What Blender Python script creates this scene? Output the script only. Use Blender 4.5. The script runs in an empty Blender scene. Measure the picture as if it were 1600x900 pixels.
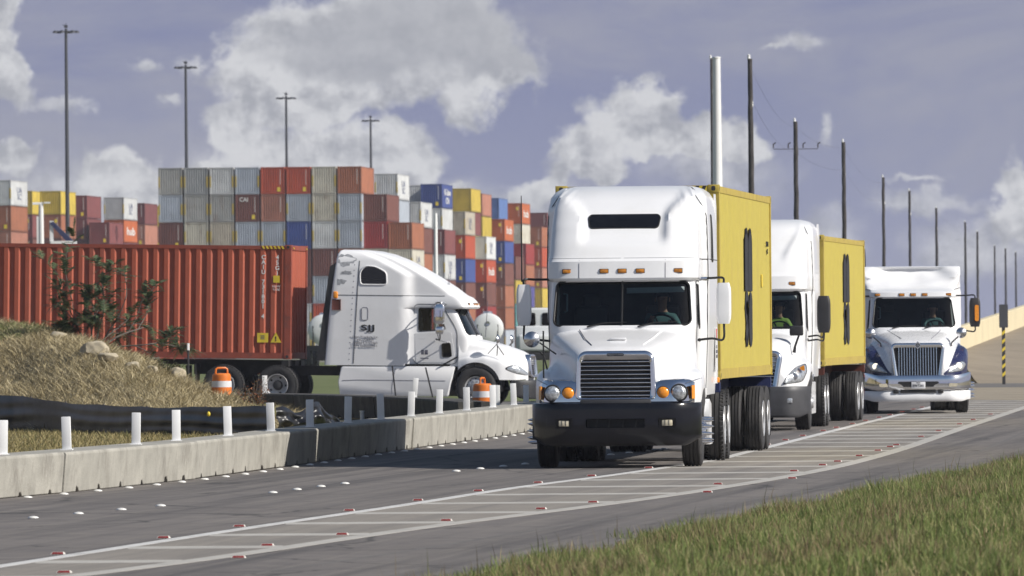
import bpy, bmesh, math, random
import numpy as np
from mathutils import Vector, Matrix, Euler
R = math.radians
rnd = random.Random(7)
SC = bpy.context.scene
COL = SC.collection

# ------------------------------------------------------------------ camera, world, sun, exposure
F = 13333.0                      # focal length in 1600-px units (300 mm lens on a 36 mm sensor)
CAM_H = 2.0
HOR = 512.0
ROLL = R(0.5)
cd = bpy.data.cameras.new('camera'); cam = bpy.data.objects.new('camera', cd); COL.objects.link(cam)
cd.lens = 300.0; cd.sensor_width = 36.0; cd.shift_y = (HOR - 450) / 1600.0
cd.clip_start = 1.0; cd.clip_end = 20000
cam.location = (0, 0, CAM_H)
cam.rotation_euler = (Matrix.Rotation(R(90), 4, 'X') @ Matrix.Rotation(-ROLL, 4, 'Z')).to_euler()
cd.dof.use_dof = True; cd.dof.focus_distance = 124.0; cd.dof.aperture_fstop = 9.5
SC.camera = cam

SUN_AZ = R(23)                   # angle of the sun towards the viewer, from the right (+X)
SUN_EL = R(35)
TOSUN = Vector((math.cos(SUN_AZ) * math.cos(SUN_EL), -math.sin(SUN_AZ) * math.cos(SUN_EL), math.sin(SUN_EL)))
sl = bpy.data.lights.new('sun', 'SUN'); sun = bpy.data.objects.new('sun', sl); COL.objects.link(sun)
sl.energy = 5.0; sl.angle = R(0.53); sl.color = (1.0, 0.955, 0.88)
sun.rotation_euler = (-TOSUN).to_track_quat('-Z', 'Y').to_euler()
sun.location = (30, -20, 60)
SC.view_settings.view_transform = 'Standard'; SC.view_settings.look = 'None'
SC.view_settings.exposure = 0.12; SC.view_settings.gamma = 1.0; SC.view_settings.use_curve_mapping = False
SC.render.engine = 'CYCLES'
SC.cycles.max_bounces = 8; SC.cycles.transparent_max_bounces = 12; SC.cycles.use_denoising = True
SC.cycles.sample_clamp_indirect = 6.0; SC.cycles.caustics_reflective = False; SC.cycles.caustics_refractive = False

def build_world():
    w = bpy.data.worlds.new('World'); SC.world = w; w.use_nodes = True
    nt = w.node_tree; N = nt.nodes; L = nt.links; N.clear()
    out = N.new('ShaderNodeOutputWorld'); bg = N.new('ShaderNodeBackground')
    bg.inputs['Strength'].default_value = 0.1
    L.new(bg.outputs[0], out.inputs[0])
    sky = N.new('ShaderNodeTexSky'); sky.sky_type = 'NISHITA'; sky.sun_disc = False
    sky.sun_elevation = SUN_EL; sky.sun_rotation = R(90) + SUN_AZ; sky.air_density = 1.0; sky.dust_density = 1.0; sky.ozone_density = 1.0
    tc = N.new('ShaderNodeTexCoord'); sep = N.new('ShaderNodeSeparateXYZ'); L.new(tc.outputs['Generated'], sep.inputs[0])
    def math_(op, a, b=None, clamp=False, c=None):
        m = N.new('ShaderNodeMath'); m.operation = op; m.use_clamp = clamp
        for i, v in enumerate((a, b, c)):
            if v is None: continue
            if isinstance(v, (int, float)): m.inputs[i].default_value = v
            else: L.new(v, m.inputs[i])
        return m.outputs[0]
    def sstep(v, a, b):
        m = N.new('ShaderNodeMapRange'); m.interpolation_type = 'SMOOTHSTEP'
        L.new(v, m.inputs[0]); m.inputs[1].default_value = a; m.inputs[2].default_value = b
        m.inputs[3].default_value = 0; m.inputs[4].default_value = 1
        return m.outputs[0]
    def mixc(f, a, b):
        m = N.new('ShaderNodeMix'); m.data_type = 'RGBA'
        if isinstance(f, (int, float)): m.inputs[0].default_value = f
        else: L.new(f, m.inputs[0])
        for i, v in ((6, a), (7, b)):
            if isinstance(v, tuple): m.inputs[i].default_value = v + (1,)
            else: L.new(v, m.inputs[i])
        return m.outputs[2]
    ay = math_('MAXIMUM', math_('ABSOLUTE', sep.outputs[1]), 0.02)
    k = F / 800.0
    U = math_('MULTIPLY', math_('DIVIDE', sep.outputs[0], ay), k)
    V = math_('MULTIPLY', math_('DIVIDE', sep.outputs[2], ay), k)
    # undistorted sky coordinates; tiny field of view, so a flat chart of directions serves
    uv = N.new('ShaderNodeCombineXYZ'); L.new(U, uv.inputs[0]); L.new(V, uv.inputs[1]); L.new(sep.outputs[1], uv.inputs[2])
    def noise(scale, detail=8, rough=0.55, off=(0, 0, 0), sc=(1, 1, 1), dist=0.0):
        mp = N.new('ShaderNodeMapping'); mp.inputs['Location'].default_value = off; mp.inputs['Scale'].default_value = sc
        L.new(uv.outputs[0], mp.inputs[0])
        n = N.new('ShaderNodeTexNoise'); n.inputs['Scale'].default_value = scale; n.inputs['Detail'].default_value = detail
        n.inputs['Roughness'].default_value = rough; n.inputs['Distortion'].default_value = dist
        L.new(mp.outputs[0], n.inputs['Vector']); return n.outputs[0]
    def field(blobs, dx=0.0, dy=0.0):
        cur = None
        for (px, py, rx, ry) in blobs:
            mp = N.new('ShaderNodeMapping'); mp.vector_type = 'POINT'
            cx, cy = (px - 800) / 800 + dx, (HOR - py) / 800 + dy
            mp.inputs['Scale'].default_value = (800 / rx, 800 / ry, 0)
            mp.inputs['Location'].default_value = (-cx * 800 / rx, -cy * 800 / ry, 0)
            L.new(uv.outputs[0], mp.inputs[0])
            ln = N.new('ShaderNodeVectorMath'); ln.operation = 'LENGTH'; L.new(mp.outputs[0], ln.inputs[0])
            d = ln.outputs['Value']
            if cur is None: cur = d
            else:
                cur = math_('SMOOTH_MIN', cur, d, c=0.25)
        return cur
    cumulus = [(600, 60, 250, 105), (430, 110, 95, 85), (760, 115, 85, 70), (520, 150, 120, 45),
               (480, 235, 150, 60), (630, 222, 75, 48), (390, 200, 75, 50), (350, 270, 60, 45),
               (200, 268, 78, 55), (14, 95, 42, 70), (0, 20, 62, 40), (6, 255, 46, 45),
               (1000, 180, 90, 62), (925, 240, 95, 52), (1150, 205, 65, 44), (860, 300, 45, 40), (1060, 215, 90, 50),
               (1595, 315, 55, 65), (1570, 365, 62, 52),
               (700, 290, 60, 28)]
    wisps = [(1258, 68, 40, 18), (1215, 80, 25, 7), (1294, 207, 12, 24), (1435, 284, 52, 6), (238, 97, 26, 10), (308, 98, 26, 18), (268, 152, 20, 12), (100, 160, 60, 12)]
    lows = [(130, 300, 130, 50), (420, 280, 240, 60), (690, 300, 110, 45), (870, 330, 110, 60), (1260, 390, 120, 50), (1440, 330, 90, 22), (1520, 400, 120, 45), (40, 330, 90, 60), (1120, 270, 110, 50)]
    # billowed coordinates: the chart is pushed about by noise at three sizes before the blobs are measured
    def warp(sc, amp, off, det):
        mp = N.new('ShaderNodeMapping'); mp.inputs['Location'].default_value = off; L.new(uv.outputs[0], mp.inputs[0])
        n = N.new('ShaderNodeTexNoise'); n.inputs['Scale'].default_value = sc; n.inputs['Detail'].default_value = det; n.inputs['Roughness'].default_value = 0.6; L.new(mp.outputs[0], n.inputs['Vector'])
        s_ = N.new('ShaderNodeVectorMath'); s_.operation = 'SUBTRACT'; L.new(n.outputs['Color'], s_.inputs[0]); s_.inputs[1].default_value = (.5, .5, .5)
        k_ = N.new('ShaderNodeVectorMath'); k_.operation = 'SCALE'; k_.inputs['Scale'].default_value = amp; L.new(s_.outputs[0], k_.inputs[0]); return k_.outputs[0]
    uv0 = uv
    def addv(a_, b_):
        q = N.new('ShaderNodeVectorMath'); q.operation = 'ADD'; L.new(a_, q.inputs[0]); L.new(b_, q.inputs[1]); return q
    uvw = addv(addv(uv0.outputs[0], warp(5.0, 0.20, (4.1, 0.3, 0), 2)).outputs[0], warp(19.0, 0.085, (1.3, 7.7, 0), 8))
    uv = uvw
    d = field(cumulus); dlow = field(lows)
    uv = addv(uv0.outputs[0], warp(16.0, 0.06, (2.3, 5.7, 0), 7)); dw = field(wisps); uv = uvw
    dk = field([(640, 55, 260, 75), (560, 95, 160, 40), (780, 95, 90, 40)])
    uv = uv0
    n1 = noise(9.0, 9, 0.6); n1s = noise(9.0, 9, 0.6, (-0.018, -0.028, 0)); n2 = noise(3.1, 5, 0.5, (3.3, 1.7, 0)); n3 = noise(30.0, 5, 0.6, (9.1, 2.2, 0))
    dd = math_('ADD', d, math_('ADD', math_('MULTIPLY', math_('SUBTRACT', n1, 0.5), 0.75), math_('MULTIPLY', math_('SUBTRACT', n3, 0.5), 0.45)))
    dens = sstep(dd, 1.06, 0.70)
    nzw = math_('MULTIPLY', math_('SUBTRACT', n3, 0.5), 1.6)
    densw = math_('MULTIPLY', sstep(math_('ADD', dw, nzw), 1.25, 0.2), 0.75)
    denl = math_('MULTIPLY', sstep(math_('ADD', dlow, math_('MULTIPLY', math_('SUBTRACT', n1, 0.5), 0.9)), 1.25, 0.3), 0.72)
    dens = math_('MAXIMUM', math_('MAXIMUM', dens, densw), denl)
    # relief of the billows: the noise compared with itself a little towards the sun, up and to the right
    lit = math_('MULTIPLY', math_('SUBTRACT', n1, n1s), 4.6)
    br = math_('ADD', math_('ADD', lit, 0.66), math_('MULTIPLY', math_('SUBTRACT', n2, 0.5), 0.9), clamp=True)
    br = math_('MULTIPLY', br, math_('SUBTRACT', 1.0, math_('MULTIPLY', sstep(dk, 1.15, 0.45), 0.72)))
    cloudc = mixc(br, (3.75, 3.85, 4.2), (6.5, 6.55, 6.7))
    # blue of the sky between the clouds, and a thin high veil
    elev = sstep(sep.outputs[2], 0.06, 0.30)
    low = mixc(sstep(V, 0.0, 0.62), (3.05, 3.2, 4.35), (2.05, 2.27, 3.7))
    veil = sstep(math_('ADD', noise(1.6, 6, 0.6, (1.2, 5.0, 0), (0.55, 1.7, 1), 0.6), math_('MULTIPLY', V, 0.28)), 0.50, 0.80)
    low = mixc(math_('MULTIPLY', veil, 0.8), low, (3.45, 3.5, 4.1))
    sk = N.new('ShaderNodeVectorMath'); sk.operation = 'SCALE'; sk.inputs['Scale'].default_value = 0.8; L.new(sky.outputs[0], sk.inputs[0])
    base = mixc(elev, low, sk.outputs[0])
    up = sstep(sep.outputs[2], -0.02, 0.0)
    densf = math_('MULTIPLY', math_('MULTIPLY', dens, 0.93), math_('SUBTRACT', 1.0, elev))
    col = mixc(densf, base, cloudc)
    L.new(col, bg.inputs['Color'])
    w.cycles.sampling_method = 'AUTOMATIC'
build_world()

# ------------------------------------------------------------------ helpers
def at(px, py, D):
    """point of the place seen at photo pixel (px, py) at distance D along the view"""
    u, v = (px - 800) / F, (HOR - py) / F
    c, s = math.cos(ROLL), math.sin(ROLL)
    return Vector(((u * c + v * s) * D, D, CAM_H + (-u * s + v * c) * D))
def ground(px, py, z=0.0):
    u, v = (px - 800) / F, (HOR - py) / F
    c, s = math.cos(ROLL), math.sin(ROLL)
    vs = -u * s + v * c; us = u * c + v * s
    D = (CAM_H - z) / -vs
    return Vector((us * D, D, z))

class MB:
    def __init__(s): s.v = []; s.f = []; s.m = []; s.M = None
    def add(s, vs, fs, mi=0):
        o = len(s.v)
        if s.M is not None: vs = [s.M @ Vector(p) for p in vs]
        s.v += [tuple(p) for p in vs]
        s.f += [tuple(i + o for i in f) for f in fs]; s.m += [mi] * len(fs)
        return s
    def box(s, x0, x1, y0, y1, z0, z1, mi=0, bev=0.0):
        if bev <= 0:
            vs = [(x0, y0, z0), (x1, y0, z0), (x1, y1, z0), (x0, y1, z0), (x0, y0, z1), (x1, y0, z1), (x1, y1, z1), (x0, y1, z1)]
            return s.add(vs, [(0, 3, 2, 1), (4, 5, 6, 7), (0, 1, 5, 4), (1, 2, 6, 5), (2, 3, 7, 6), (3, 0, 4, 7)], mi)
        bm = bmesh.new(); bmesh.ops.create_cube(bm, size=1.0)
        for v in bm.verts:
            v.co = Vector(((x0 + x1) / 2 + v.co.x * (x1 - x0), (y0 + y1) / 2 + v.co.y * (y1 - y0), (z0 + z1) / 2 + v.co.z * (z1 - z0)))
        bmesh.ops.bevel(bm, geom=bm.edges[:], offset=bev, segments=3 if bev > 0.012 else 2, profile=0.5, affect='EDGES')
        bm.verts.index_update()
        s.add([v.co.copy() for v in bm.verts], [[v.index for v in f.verts] for f in bm.faces], mi); bm.free(); return s
    def cbox(s, c, d, mi=0, bev=0.0):
        return s.box(c[0] - d[0] / 2, c[0] + d[0] / 2, c[1] - d[1] / 2, c[1] + d[1] / 2, c[2] - d[2] / 2, c[2] + d[2] / 2, mi, bev)
    def cyl(s, p0, p1, r0, r1=None, n=16, mi=0, caps=True):
        return s.tube([p0, p1], [r0, r0 if r1 is None else r1], n, mi, caps)
    def tube(s, pts, r, n=8, mi=0, caps=True, closed=False):
        pts = [Vector(p) for p in pts]; k = len(pts)
        rs = r if isinstance(r, (list, tuple)) else [r] * k
        vs = []; up = None
        for i, p in enumerate(pts):
            if closed: t = pts[(i + 1) % k] - pts[i - 1]
            else: t = pts[min(i + 1, k - 1)] - pts[max(i - 1, 0)]
            t.normalize()
            if up is None:
                up = Vector((0, 0, 1)) if abs(t.z) < 0.9 else Vector((1, 0, 0))
            a = up - t * up.dot(t); a.normalize(); b = t.cross(a); up = a
            for j in range(n):
                q = 2 * math.pi * j / n
                vs.append(p + (a * math.cos(q) + b * math.sin(q)) * rs[i])
        fs = []
        for i in range(k if closed else k - 1):
            i2 = (i + 1) % k
            for j in range(n):
                j2 = (j + 1) % n
                fs.append((i * n + j, i * n + j2, i2 * n + j2, i2 * n + j))
        if caps and not closed:
            fs.append(tuple(range(n - 1, -1, -1))); fs.append(tuple((k - 1) * n + j for j in range(n)))
        return s.add(vs, fs, mi)
    def lathe(s, prof, c=(0, 0, 0), axis='x', n=32, mi=0, mis=None):
        """prof: list of (a, r): a along the axis, r radius"""
        k = len(prof); vs = []
        for (a, r) in prof:
            for j in range(n):
                q = 2 * math.pi * j / n
                p, w = r * math.cos(q), r * math.sin(q)
                if axis == 'x': vs.append((c[0] + a, c[1] + p, c[2] + w))
                elif axis == 'y': vs.append((c[0] + w, c[1] + a, c[2] + p))
                else: vs.append((c[0] + p, c[1] + w, c[2] + a))
        for i in range(k - 1):
            fs = [(i * n + j, i * n + (j + 1) % n, (i + 1) * n + (j + 1) % n, (i + 1) * n + j) for j in range(n)]
            if i == 0: s.add(vs, fs, mis[0] if mis else mi); base = len(s.v) - len(vs)
            else:
                s.f += [tuple(q + base for q in f) for f in fs]; s.m += [mis[i] if mis else mi] * n
        return s
    def loft(s, secs, mi=0, closed=True, caps=True, loop=False):
        n = len(secs[0]); k = len(secs)
        vs = [p for q in secs for p in q]; fs = []
        for i in range(k if loop else k - 1):
            i2 = (i + 1) % k
            for j in range(n if closed else n - 1):
                j2 = (j + 1) % n
                fs.append((i * n + j, i * n + j2, i2 * n + j2, i2 * n + j))
        if caps and not loop:
            fs.append(tuple(range(n - 1, -1, -1))); fs.append(tuple((k - 1) * n + j for j in range(n)))
        return s.add(vs, fs, mi)
    def prism(s, pts, axis, a0, a1, mi=0):
        """pts 2-D polygon; axis 'x' -> pts are (y, z); 'y' -> (x, z); 'z' -> (x, y)"""
        def P(p, a):
            return (a, p[0], p[1]) if axis == 'x' else ((p[0], a, p[1]) if axis == 'y' else (p[0], p[1], a))
        return s.loft([[P(p, a0) for p in pts], [P(p, a1) for p in pts]], mi)
    def mesh(s, name, mats, sharp=35, fixn=True):
        me = bpy.data.meshes.new(name); me.from_pydata(s.v, [], s.f)
        for m in (mats if isinstance(mats, (list, tuple)) else [mats]): me.materials.append(m)
        me.polygons.foreach_set('material_index', s.m)
        if fixn:
            bm = bmesh.new(); bm.from_mesh(me); bmesh.ops.recalc_face_normals(bm, faces=bm.faces); bm.to_mesh(me); bm.free()
        smooth(me, sharp); return me
    def build(s, name, mats, parent=None, sharp=35, loc=None, rot=None, fixn=True):
        return obj(name, s.mesh(name, mats, sharp, fixn), parent, loc, rot)

def smooth(me, sharp=35):
    me.polygons.foreach_set('use_smooth', [True] * len(me.polygons))
    me.set_sharp_from_angle(angle=R(sharp)); me.update()
def obj(name, me, parent=None, loc=None, rot=None):
    o = bpy.data.objects.new(name, me); COL.objects.link(o)
    if parent is not None: o.parent = parent
    if loc is not None: o.location = loc
    if rot is not None: o.rotation_euler = rot
    return o
def tag(o, label, cat, group=None):
    o['label'] = label; o['category'] = cat
    if group: o['group'] = group
    return o
def thing(name, label, cat, loc=(0, 0, 0), rot=(0, 0, 0), group=None):
    o = bpy.data.objects.new(name, None); COL.objects.link(o); o.location = loc; o.rotation_euler = rot
    o.empty_display_size = 0.3
    return tag(o, label, cat, group)
def struct(o, kind='structure'):
    o['kind'] = kind; return o
def copy_tree(o, parent=None):
    c = o.copy(); COL.objects.link(c)
    if parent is not None: c.parent = parent
    for ch in list(o.children): copy_tree(ch, c)
    return c
def cut(o, cutters, sharp=35):
    par = o.parent; o.parent = None
    for c in cutters:
        m = o.modifiers.new('b', 'BOOLEAN'); m.object = c; m.operation = 'DIFFERENCE'; m.solver = 'EXACT'
    bpy.context.view_layer.update()
    dg = bpy.context.evaluated_depsgraph_get()
    me = bpy.data.meshes.new_from_object(o.evaluated_get(dg))
    o.modifiers.clear(); old = o.data; o.data = me; me.name = old.name; bpy.data.meshes.remove(old)
    for c in cutters:
        d = c.data; bpy.data.objects.remove(c); bpy.data.meshes.remove(d)
    o.parent = par; smooth(o.data, sharp); return o
def text_mesh(txt, size, mat, ext=0.002, bold=0.0, align='CENTER', xs=1.0, space=1.0):
    cu = bpy.data.curves.new('lettering', 'FONT'); cu.body = txt; cu.size = size; cu.extrude = ext; cu.offset = bold
    cu.align_x = align; cu.align_y = 'CENTER'; cu.space_line = space; cu.resolution_u = 3
    o = bpy.data.objects.new('lettering', cu); COL.objects.link(o)
    bpy.context.view_layer.update(); dg = bpy.context.evaluated_depsgraph_get()
    me = bpy.data.meshes.new_from_object(o.evaluated_get(dg)); bpy.data.objects.remove(o); bpy.data.curves.remove(cu)
    if xs != 1.0:
        for v in me.vertices: v.co.x *= xs
    me.materials.clear(); me.materials.append(mat); return me
def rrect(w0, w1, z0, z1, r, n=5, rb=None):
    """rounded trapezoid, half width w0 at z0 and w1 at z1, as (x, z)"""
    rb = r if rb is None else rb
    pts = []
    for (cx, cz, a0, rr) in ((w0 - rb, z0 + rb, -90, rb), (w1 - r, z1 - r, 0, r), (-(w1 - r), z1 - r, 90, r), (-(w0 - rb), z0 + rb, 180, rb)):
        for i in range(n + 1):
            q = R(a0 + 90 * i / n); pts.append((cx + rr * math.cos(q), cz + rr * math.sin(q)))
    return pts
def rpoly(pts, r, n=4):
    """polygon with rounded corners"""
    out = []; k = len(pts)
    for i in range(k):
        p = Vector(pts[i]); a = Vector(pts[i - 1]) - p; b = Vector(pts[(i + 1) % k]) - p
        rr = min(r, a.length * .45, b.length * .45); pa = p + a.normalized() * rr; pb = p + b.normalized() * rr
        for j in range(n + 1):
            t = j / n; out.append(tuple(pa * (1 - t) ** 2 + p * 2 * t * (1 - t) + pb * t * t))
    return out
def crom(pts, n):
    """Catmull-Rom through pts, n samples per span"""
    P = [Vector(p) for p in pts]; P = [P[0] * 2 - P[1]] + P + [P[-1] * 2 - P[-2]]
    out = []
    for i in range(1, len(P) - 2):
        for j in range(n):
            t = j / n
            out.append(0.5 * ((2 * P[i]) + (P[i + 1] - P[i - 1]) * t + (2 * P[i - 1] - 5 * P[i] + 4 * P[i + 1] - P[i + 2]) * t * t + (3 * P[i] - P[i - 1] - 3 * P[i + 1] + P[i + 2]) * t ** 3))
    out.append(P[-2].copy()); return out
def sst(x, a, b):
    t = min(1, max(0, (x - a) / (b - a))); return t * t * (3 - 2 * t)

# ------------------------------------------------------------------ materials
def pm(name, col, rough=0.5, metal=0.0, var=0.12, scale=4.0, bump=0.0, bscale=60.0, coat=0.0, dirt=None, dirt_amt=0.5, dscale=1.3, dstretch=(1, 1, 1), spec=0.5, col2=None, rvar=0.1, trans=0.0, emis=0.0):
    m = bpy.data.materials.new(name); m.use_nodes = True; nt = m.node_tree; N = nt.nodes; L = nt.links
    b = N['Principled BSDF']
    b.inputs['Roughness'].default_value = rough; b.inputs['Metallic'].default_value = metal
    b.inputs['Coat Weight'].default_value = coat; b.inputs['Coat Roughness'].default_value = 0.06
    b.inputs['Specular IOR Level'].default_value = spec
    tc = N.new('ShaderNodeTexCoord')
    def noise(s, d=5, sc=(1, 1, 1), r=0.6):
        mp = N.new('ShaderNodeMapping'); mp.inputs['Scale'].default_value = sc; L.new(tc.outputs['Object'], mp.inputs[0])
        n = N.new('ShaderNodeTexNoise'); n.inputs['Scale'].default_value = s; n.inputs['Detail'].default_value = d; n.inputs['Roughness'].default_value = r
        L.new(mp.outputs[0], n.inputs['Vector']); return n.outputs[0]
    def ramp(v, a, bb, lo=0.0, hi=1.0):
        r = N.new('ShaderNodeMapRange'); L.new(v, r.inputs[0]); r.inputs[1].default_value = a; r.inputs[2].default_value = bb
        r.inputs[3].default_value = lo; r.inputs[4].default_value = hi; return r.outputs[0]
    def mix(f, a, c):
        x = N.new('ShaderNodeMix'); x.data_type = 'RGBA'; L.new(f, x.inputs[0])
        for i, v in ((6, a), (7, c)):
            if isinstance(v, tuple): x.inputs[i].default_value = v + (1,)
            else: L.new(v, x.inputs[i])
        return x.outputs[2]
    n1 = noise(scale)
    hi = tuple(min(1, c * (1 + var)) for c in col); lo = tuple(c * (1 - var) for c in col)
    if col2: lo, hi = col, col2
    cc = mix(ramp(n1, 0.3, 0.7), lo, hi)
    if dirt:
        nd = noise(dscale, 8, dstretch, 0.7)
        cc = mix(ramp(nd, 0.52, 0.72, 0.0, dirt_amt), cc, dirt)
    L.new(cc, b.inputs['Base Color'])
    L.new(ramp(noise(scale * 2.3), 0.3, 0.7, max(0.02, rough - rvar * rough), min(1, rough + rvar * rough)), b.inputs['Roughness'])
    if bump:
        bp = N.new('ShaderNodeBump'); bp.inputs['Strength'].default_value = bump; bp.inputs['Distance'].default_value = 0.02
        L.new(noise(bscale, 6), bp.inputs['Height']); L.new(bp.outputs[0], b.inputs['Normal'])
    if emis:
        L.new(cc, b.inputs['Emission Color']); b.inputs['Emission Strength'].default_value = emis
    return m
def glass(name, tint=(0.55, 0.6, 0.62), rough=0.02, refl=0.9):
    m = bpy.data.materials.new(name); m.use_nodes = True; nt = m.node_tree; N = nt.nodes; L = nt.links; N.clear()
    o = N.new('ShaderNodeOutputMaterial'); mx = N.new('ShaderNodeMixShader'); t = N.new('ShaderNodeBsdfTransparent'); g = N.new('ShaderNodeBsdfGlossy')
    t.inputs[0].default_value = tint + (1,); g.inputs['Roughness'].default_value = rough; g.inputs[0].default_value = (refl, refl, refl, 1)
    fr = N.new('ShaderNodeFresnel'); fr.inputs[0].default_value = 1.45
    tc = N.new('ShaderNodeTexCoord'); n = N.new('ShaderNodeTexNoise'); n.inputs['Scale'].default_value = 2.0; L.new(tc.outputs['Object'], n.inputs['Vector'])
    bp = N.new('ShaderNodeBump'); bp.inputs['Strength'].default_value = 0.03; L.new(n.outputs[0], bp.inputs['Height']); L.new(bp.outputs[0], g.inputs['Normal'])
    L.new(fr.outputs[0], mx.inputs[0]); L.new(t.outputs[0], mx.inputs[1]); L.new(g.outputs[0], mx.inputs[2]); L.new(mx.outputs[0], o.inputs[0])
    return m
M = {}
M['white'] = pm('white_truck_paint', (0.78, 0.78, 0.79), 0.3, var=0.012, scale=1.5, coat=0.4, rvar=0.04, dirt=(0.60, 0.58, 0.54), dirt_amt=0.22, dscale=1.6, dstretch=(1, 1, 0.45))
M['white2'] = pm('worn_white_paint', (0.79, 0.79, 0.80), 0.38, var=0.02, coat=0.2, rvar=0.05, dirt=(0.6, 0.58, 0.55), dirt_amt=0.22, dscale=1.4, dstretch=(1, 1, 0.35))
M['peel'] = pm('bare_primer', (0.30, 0.31, 0.33), 0.7, var=0.35, scale=14)
M['black'] = pm('gloss_black_plastic', (0.006, 0.006, 0.008), 0.14, var=0.2, coat=0.3, spec=0.35, dirt=(0.02, 0.019, 0.018), dirt_amt=0.35, rvar=0.3)
M['blackm'] = pm('matte_black_plastic', (0.022, 0.022, 0.025), 0.55, var=0.25, dirt=(0.06, 0.055, 0.05), dirt_amt=0.5)
M['greyp'] = pm('grey_bumper_plastic', (0.045, 0.045, 0.05), 0.5, var=0.2, dirt=(0.09, 0.085, 0.08), dirt_amt=0.5)
M['chrome'] = pm('chrome', (0.78, 0.79, 0.82), 0.07, 1.0, var=0.03, rvar=0.4)
M['steel'] = pm('polished_steel', (0.62, 0.62, 0.64), 0.25, 1.0, var=0.08)
M['alu'] = pm('wheel_steel', (0.55, 0.55, 0.56), 0.4, 0.5, var=0.15, dirt=(0.12, 0.1, 0.08), dirt_amt=0.6, dscale=5)
M['rubber'] = pm('tyre_rubber', (0.028, 0.027, 0.028), 0.75, var=0.2, scale=8, bump=0.15, bscale=40, dirt=(0.075, 0.07, 0.065), dirt_amt=0.6, dscale=3)
M['chassis'] = pm('greasy_chassis', (0.018, 0.017, 0.018), 0.6, var=0.3, dirt=(0.05, 0.042, 0.035), dirt_amt=0.5, dscale=4)
M['seal'] = pm('black_seal', (0.012, 0.012, 0.013), 0.5)
M['glass'] = glass('windscreen_glass', (0.62, 0.68, 0.68))
M['darkglass'] = glass('tinted_glass', (0.10, 0.11, 0.13))
M['interior'] = pm('cab_interior', (0.045, 0.047, 0.05), 0.7, var=0.2)
M['dash'] = pm('dash_vinyl', (0.10, 0.11, 0.11), 0.6, var=0.2)
M['visor'] = pm('sun_visor_fabric', (0.30, 0.36, 0.36), 0.7)
M['amber'] = pm('amber_lens', (0.80, 0.28, 0.02), 0.15, var=0.15, scale=30, coat=0.6)
M['amberd'] = pm('amber_marker_lens', (0.50, 0.19, 0.02), 0.2, var=0.4, scale=40, coat=0.5)
M['lens'] = pm('headlight_lens', (0.52, 0.54, 0.56), 0.12, 0.55, var=0.5, scale=26, coat=0.8, bump=0.4, bscale=35)
M['lensw'] = pm('lit_headlight', (0.95, 0.88, 0.68), 0.2, emis=1.3, var=0.05)
M['fog'] = pm('fog_lens', (0.62, 0.56, 0.42), 0.25, var=0.2, scale=30, coat=0.5)
M['mesh'] = pm('radiator', (0.012, 0.012, 0.014), 0.6, var=0.4, scale=40)
M['navy'] = pm('navy_paint', (0.018, 0.022, 0.075), 0.22, var=0.1, coat=0.6)
M['ink'] = pm('black_lettering', (0.015, 0.015, 0.018), 0.55)
M['inkgrey'] = pm('grey_lettering', (0.10, 0.10, 0.13), 0.6, var=0.4, scale=9)
M['paintw'] = pm('white_lettering', (0.72, 0.71, 0.68), 0.6, var=0.15, scale=20)
M['redtxt'] = pm('red_decal', (0.55, 0.05, 0.04), 0.5)
M['wire'] = pm('dark_cable', (0.03, 0.03, 0.035), 0.6)
M['yellow'] = pm('yellow_container_paint', (0.44, 0.362, 0.07), 0.55, var=0.05, dirt=(0.36, 0.26, 0.09), dirt_amt=0.5, dscale=1.6, dstretch=(1, 1, 0.25))
M['yellowf'] = pm('yellow_frame_paint', (0.45, 0.34, 0.06), 0.5, var=0.10, dirt=(0.2, 0.12, 0.05), dirt_amt=0.6, dscale=3)
M['red'] = pm('red_container_paint', (0.37, 0.086, 0.044), 0.6, var=0.07, dirt=(0.22, 0.075, 0.055), dirt_amt=0.6, dscale=1.2, dstretch=(1, 1, 0.2))
M['redf'] = pm('red_frame_paint', (0.26, 0.058, 0.034), 0.6, var=0.15, dirt=(0.12, 0.05, 0.04), dirt_amt=0.7, dscale=3)
M['hazy'] = pm('hazard_yellow', (0.70, 0.52, 0.04), 0.5)
M['skin'] = pm('skin', (0.33, 0.19, 0.13), 0.5, var=0.08)
M['shirt'] = pm('shirt_cloth', (0.06, 0.13, 0.13), 0.8, var=0.2, scale=9)
M['shirt2'] = pm('hi_vis_cloth', (0.22, 0.34, 0.06), 0.8, var=0.2, scale=9)
M['trouser'] = pm('trouser_cloth', (0.03, 0.035, 0.06), 0.85)
M['hair'] = pm('dark_hair', (0.015, 0.012, 0.01), 0.6)
M['plate'] = pm('number_plate', (0.70, 0.70, 0.72), 0.4)
M['bluef'] = pm('blue_chassis_paint', (0.016, 0.026, 0.10), 0.5, var=0.2, dirt=(0.05, 0.045, 0.04), dirt_amt=0.6, dscale=4)
M['rustf'] = pm('red_brown_chassis_paint', (0.11, 0.028, 0.018), 0.6, var=0.25, dirt=(0.03, 0.025, 0.02), dirt_amt=0.7, dscale=4)
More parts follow.
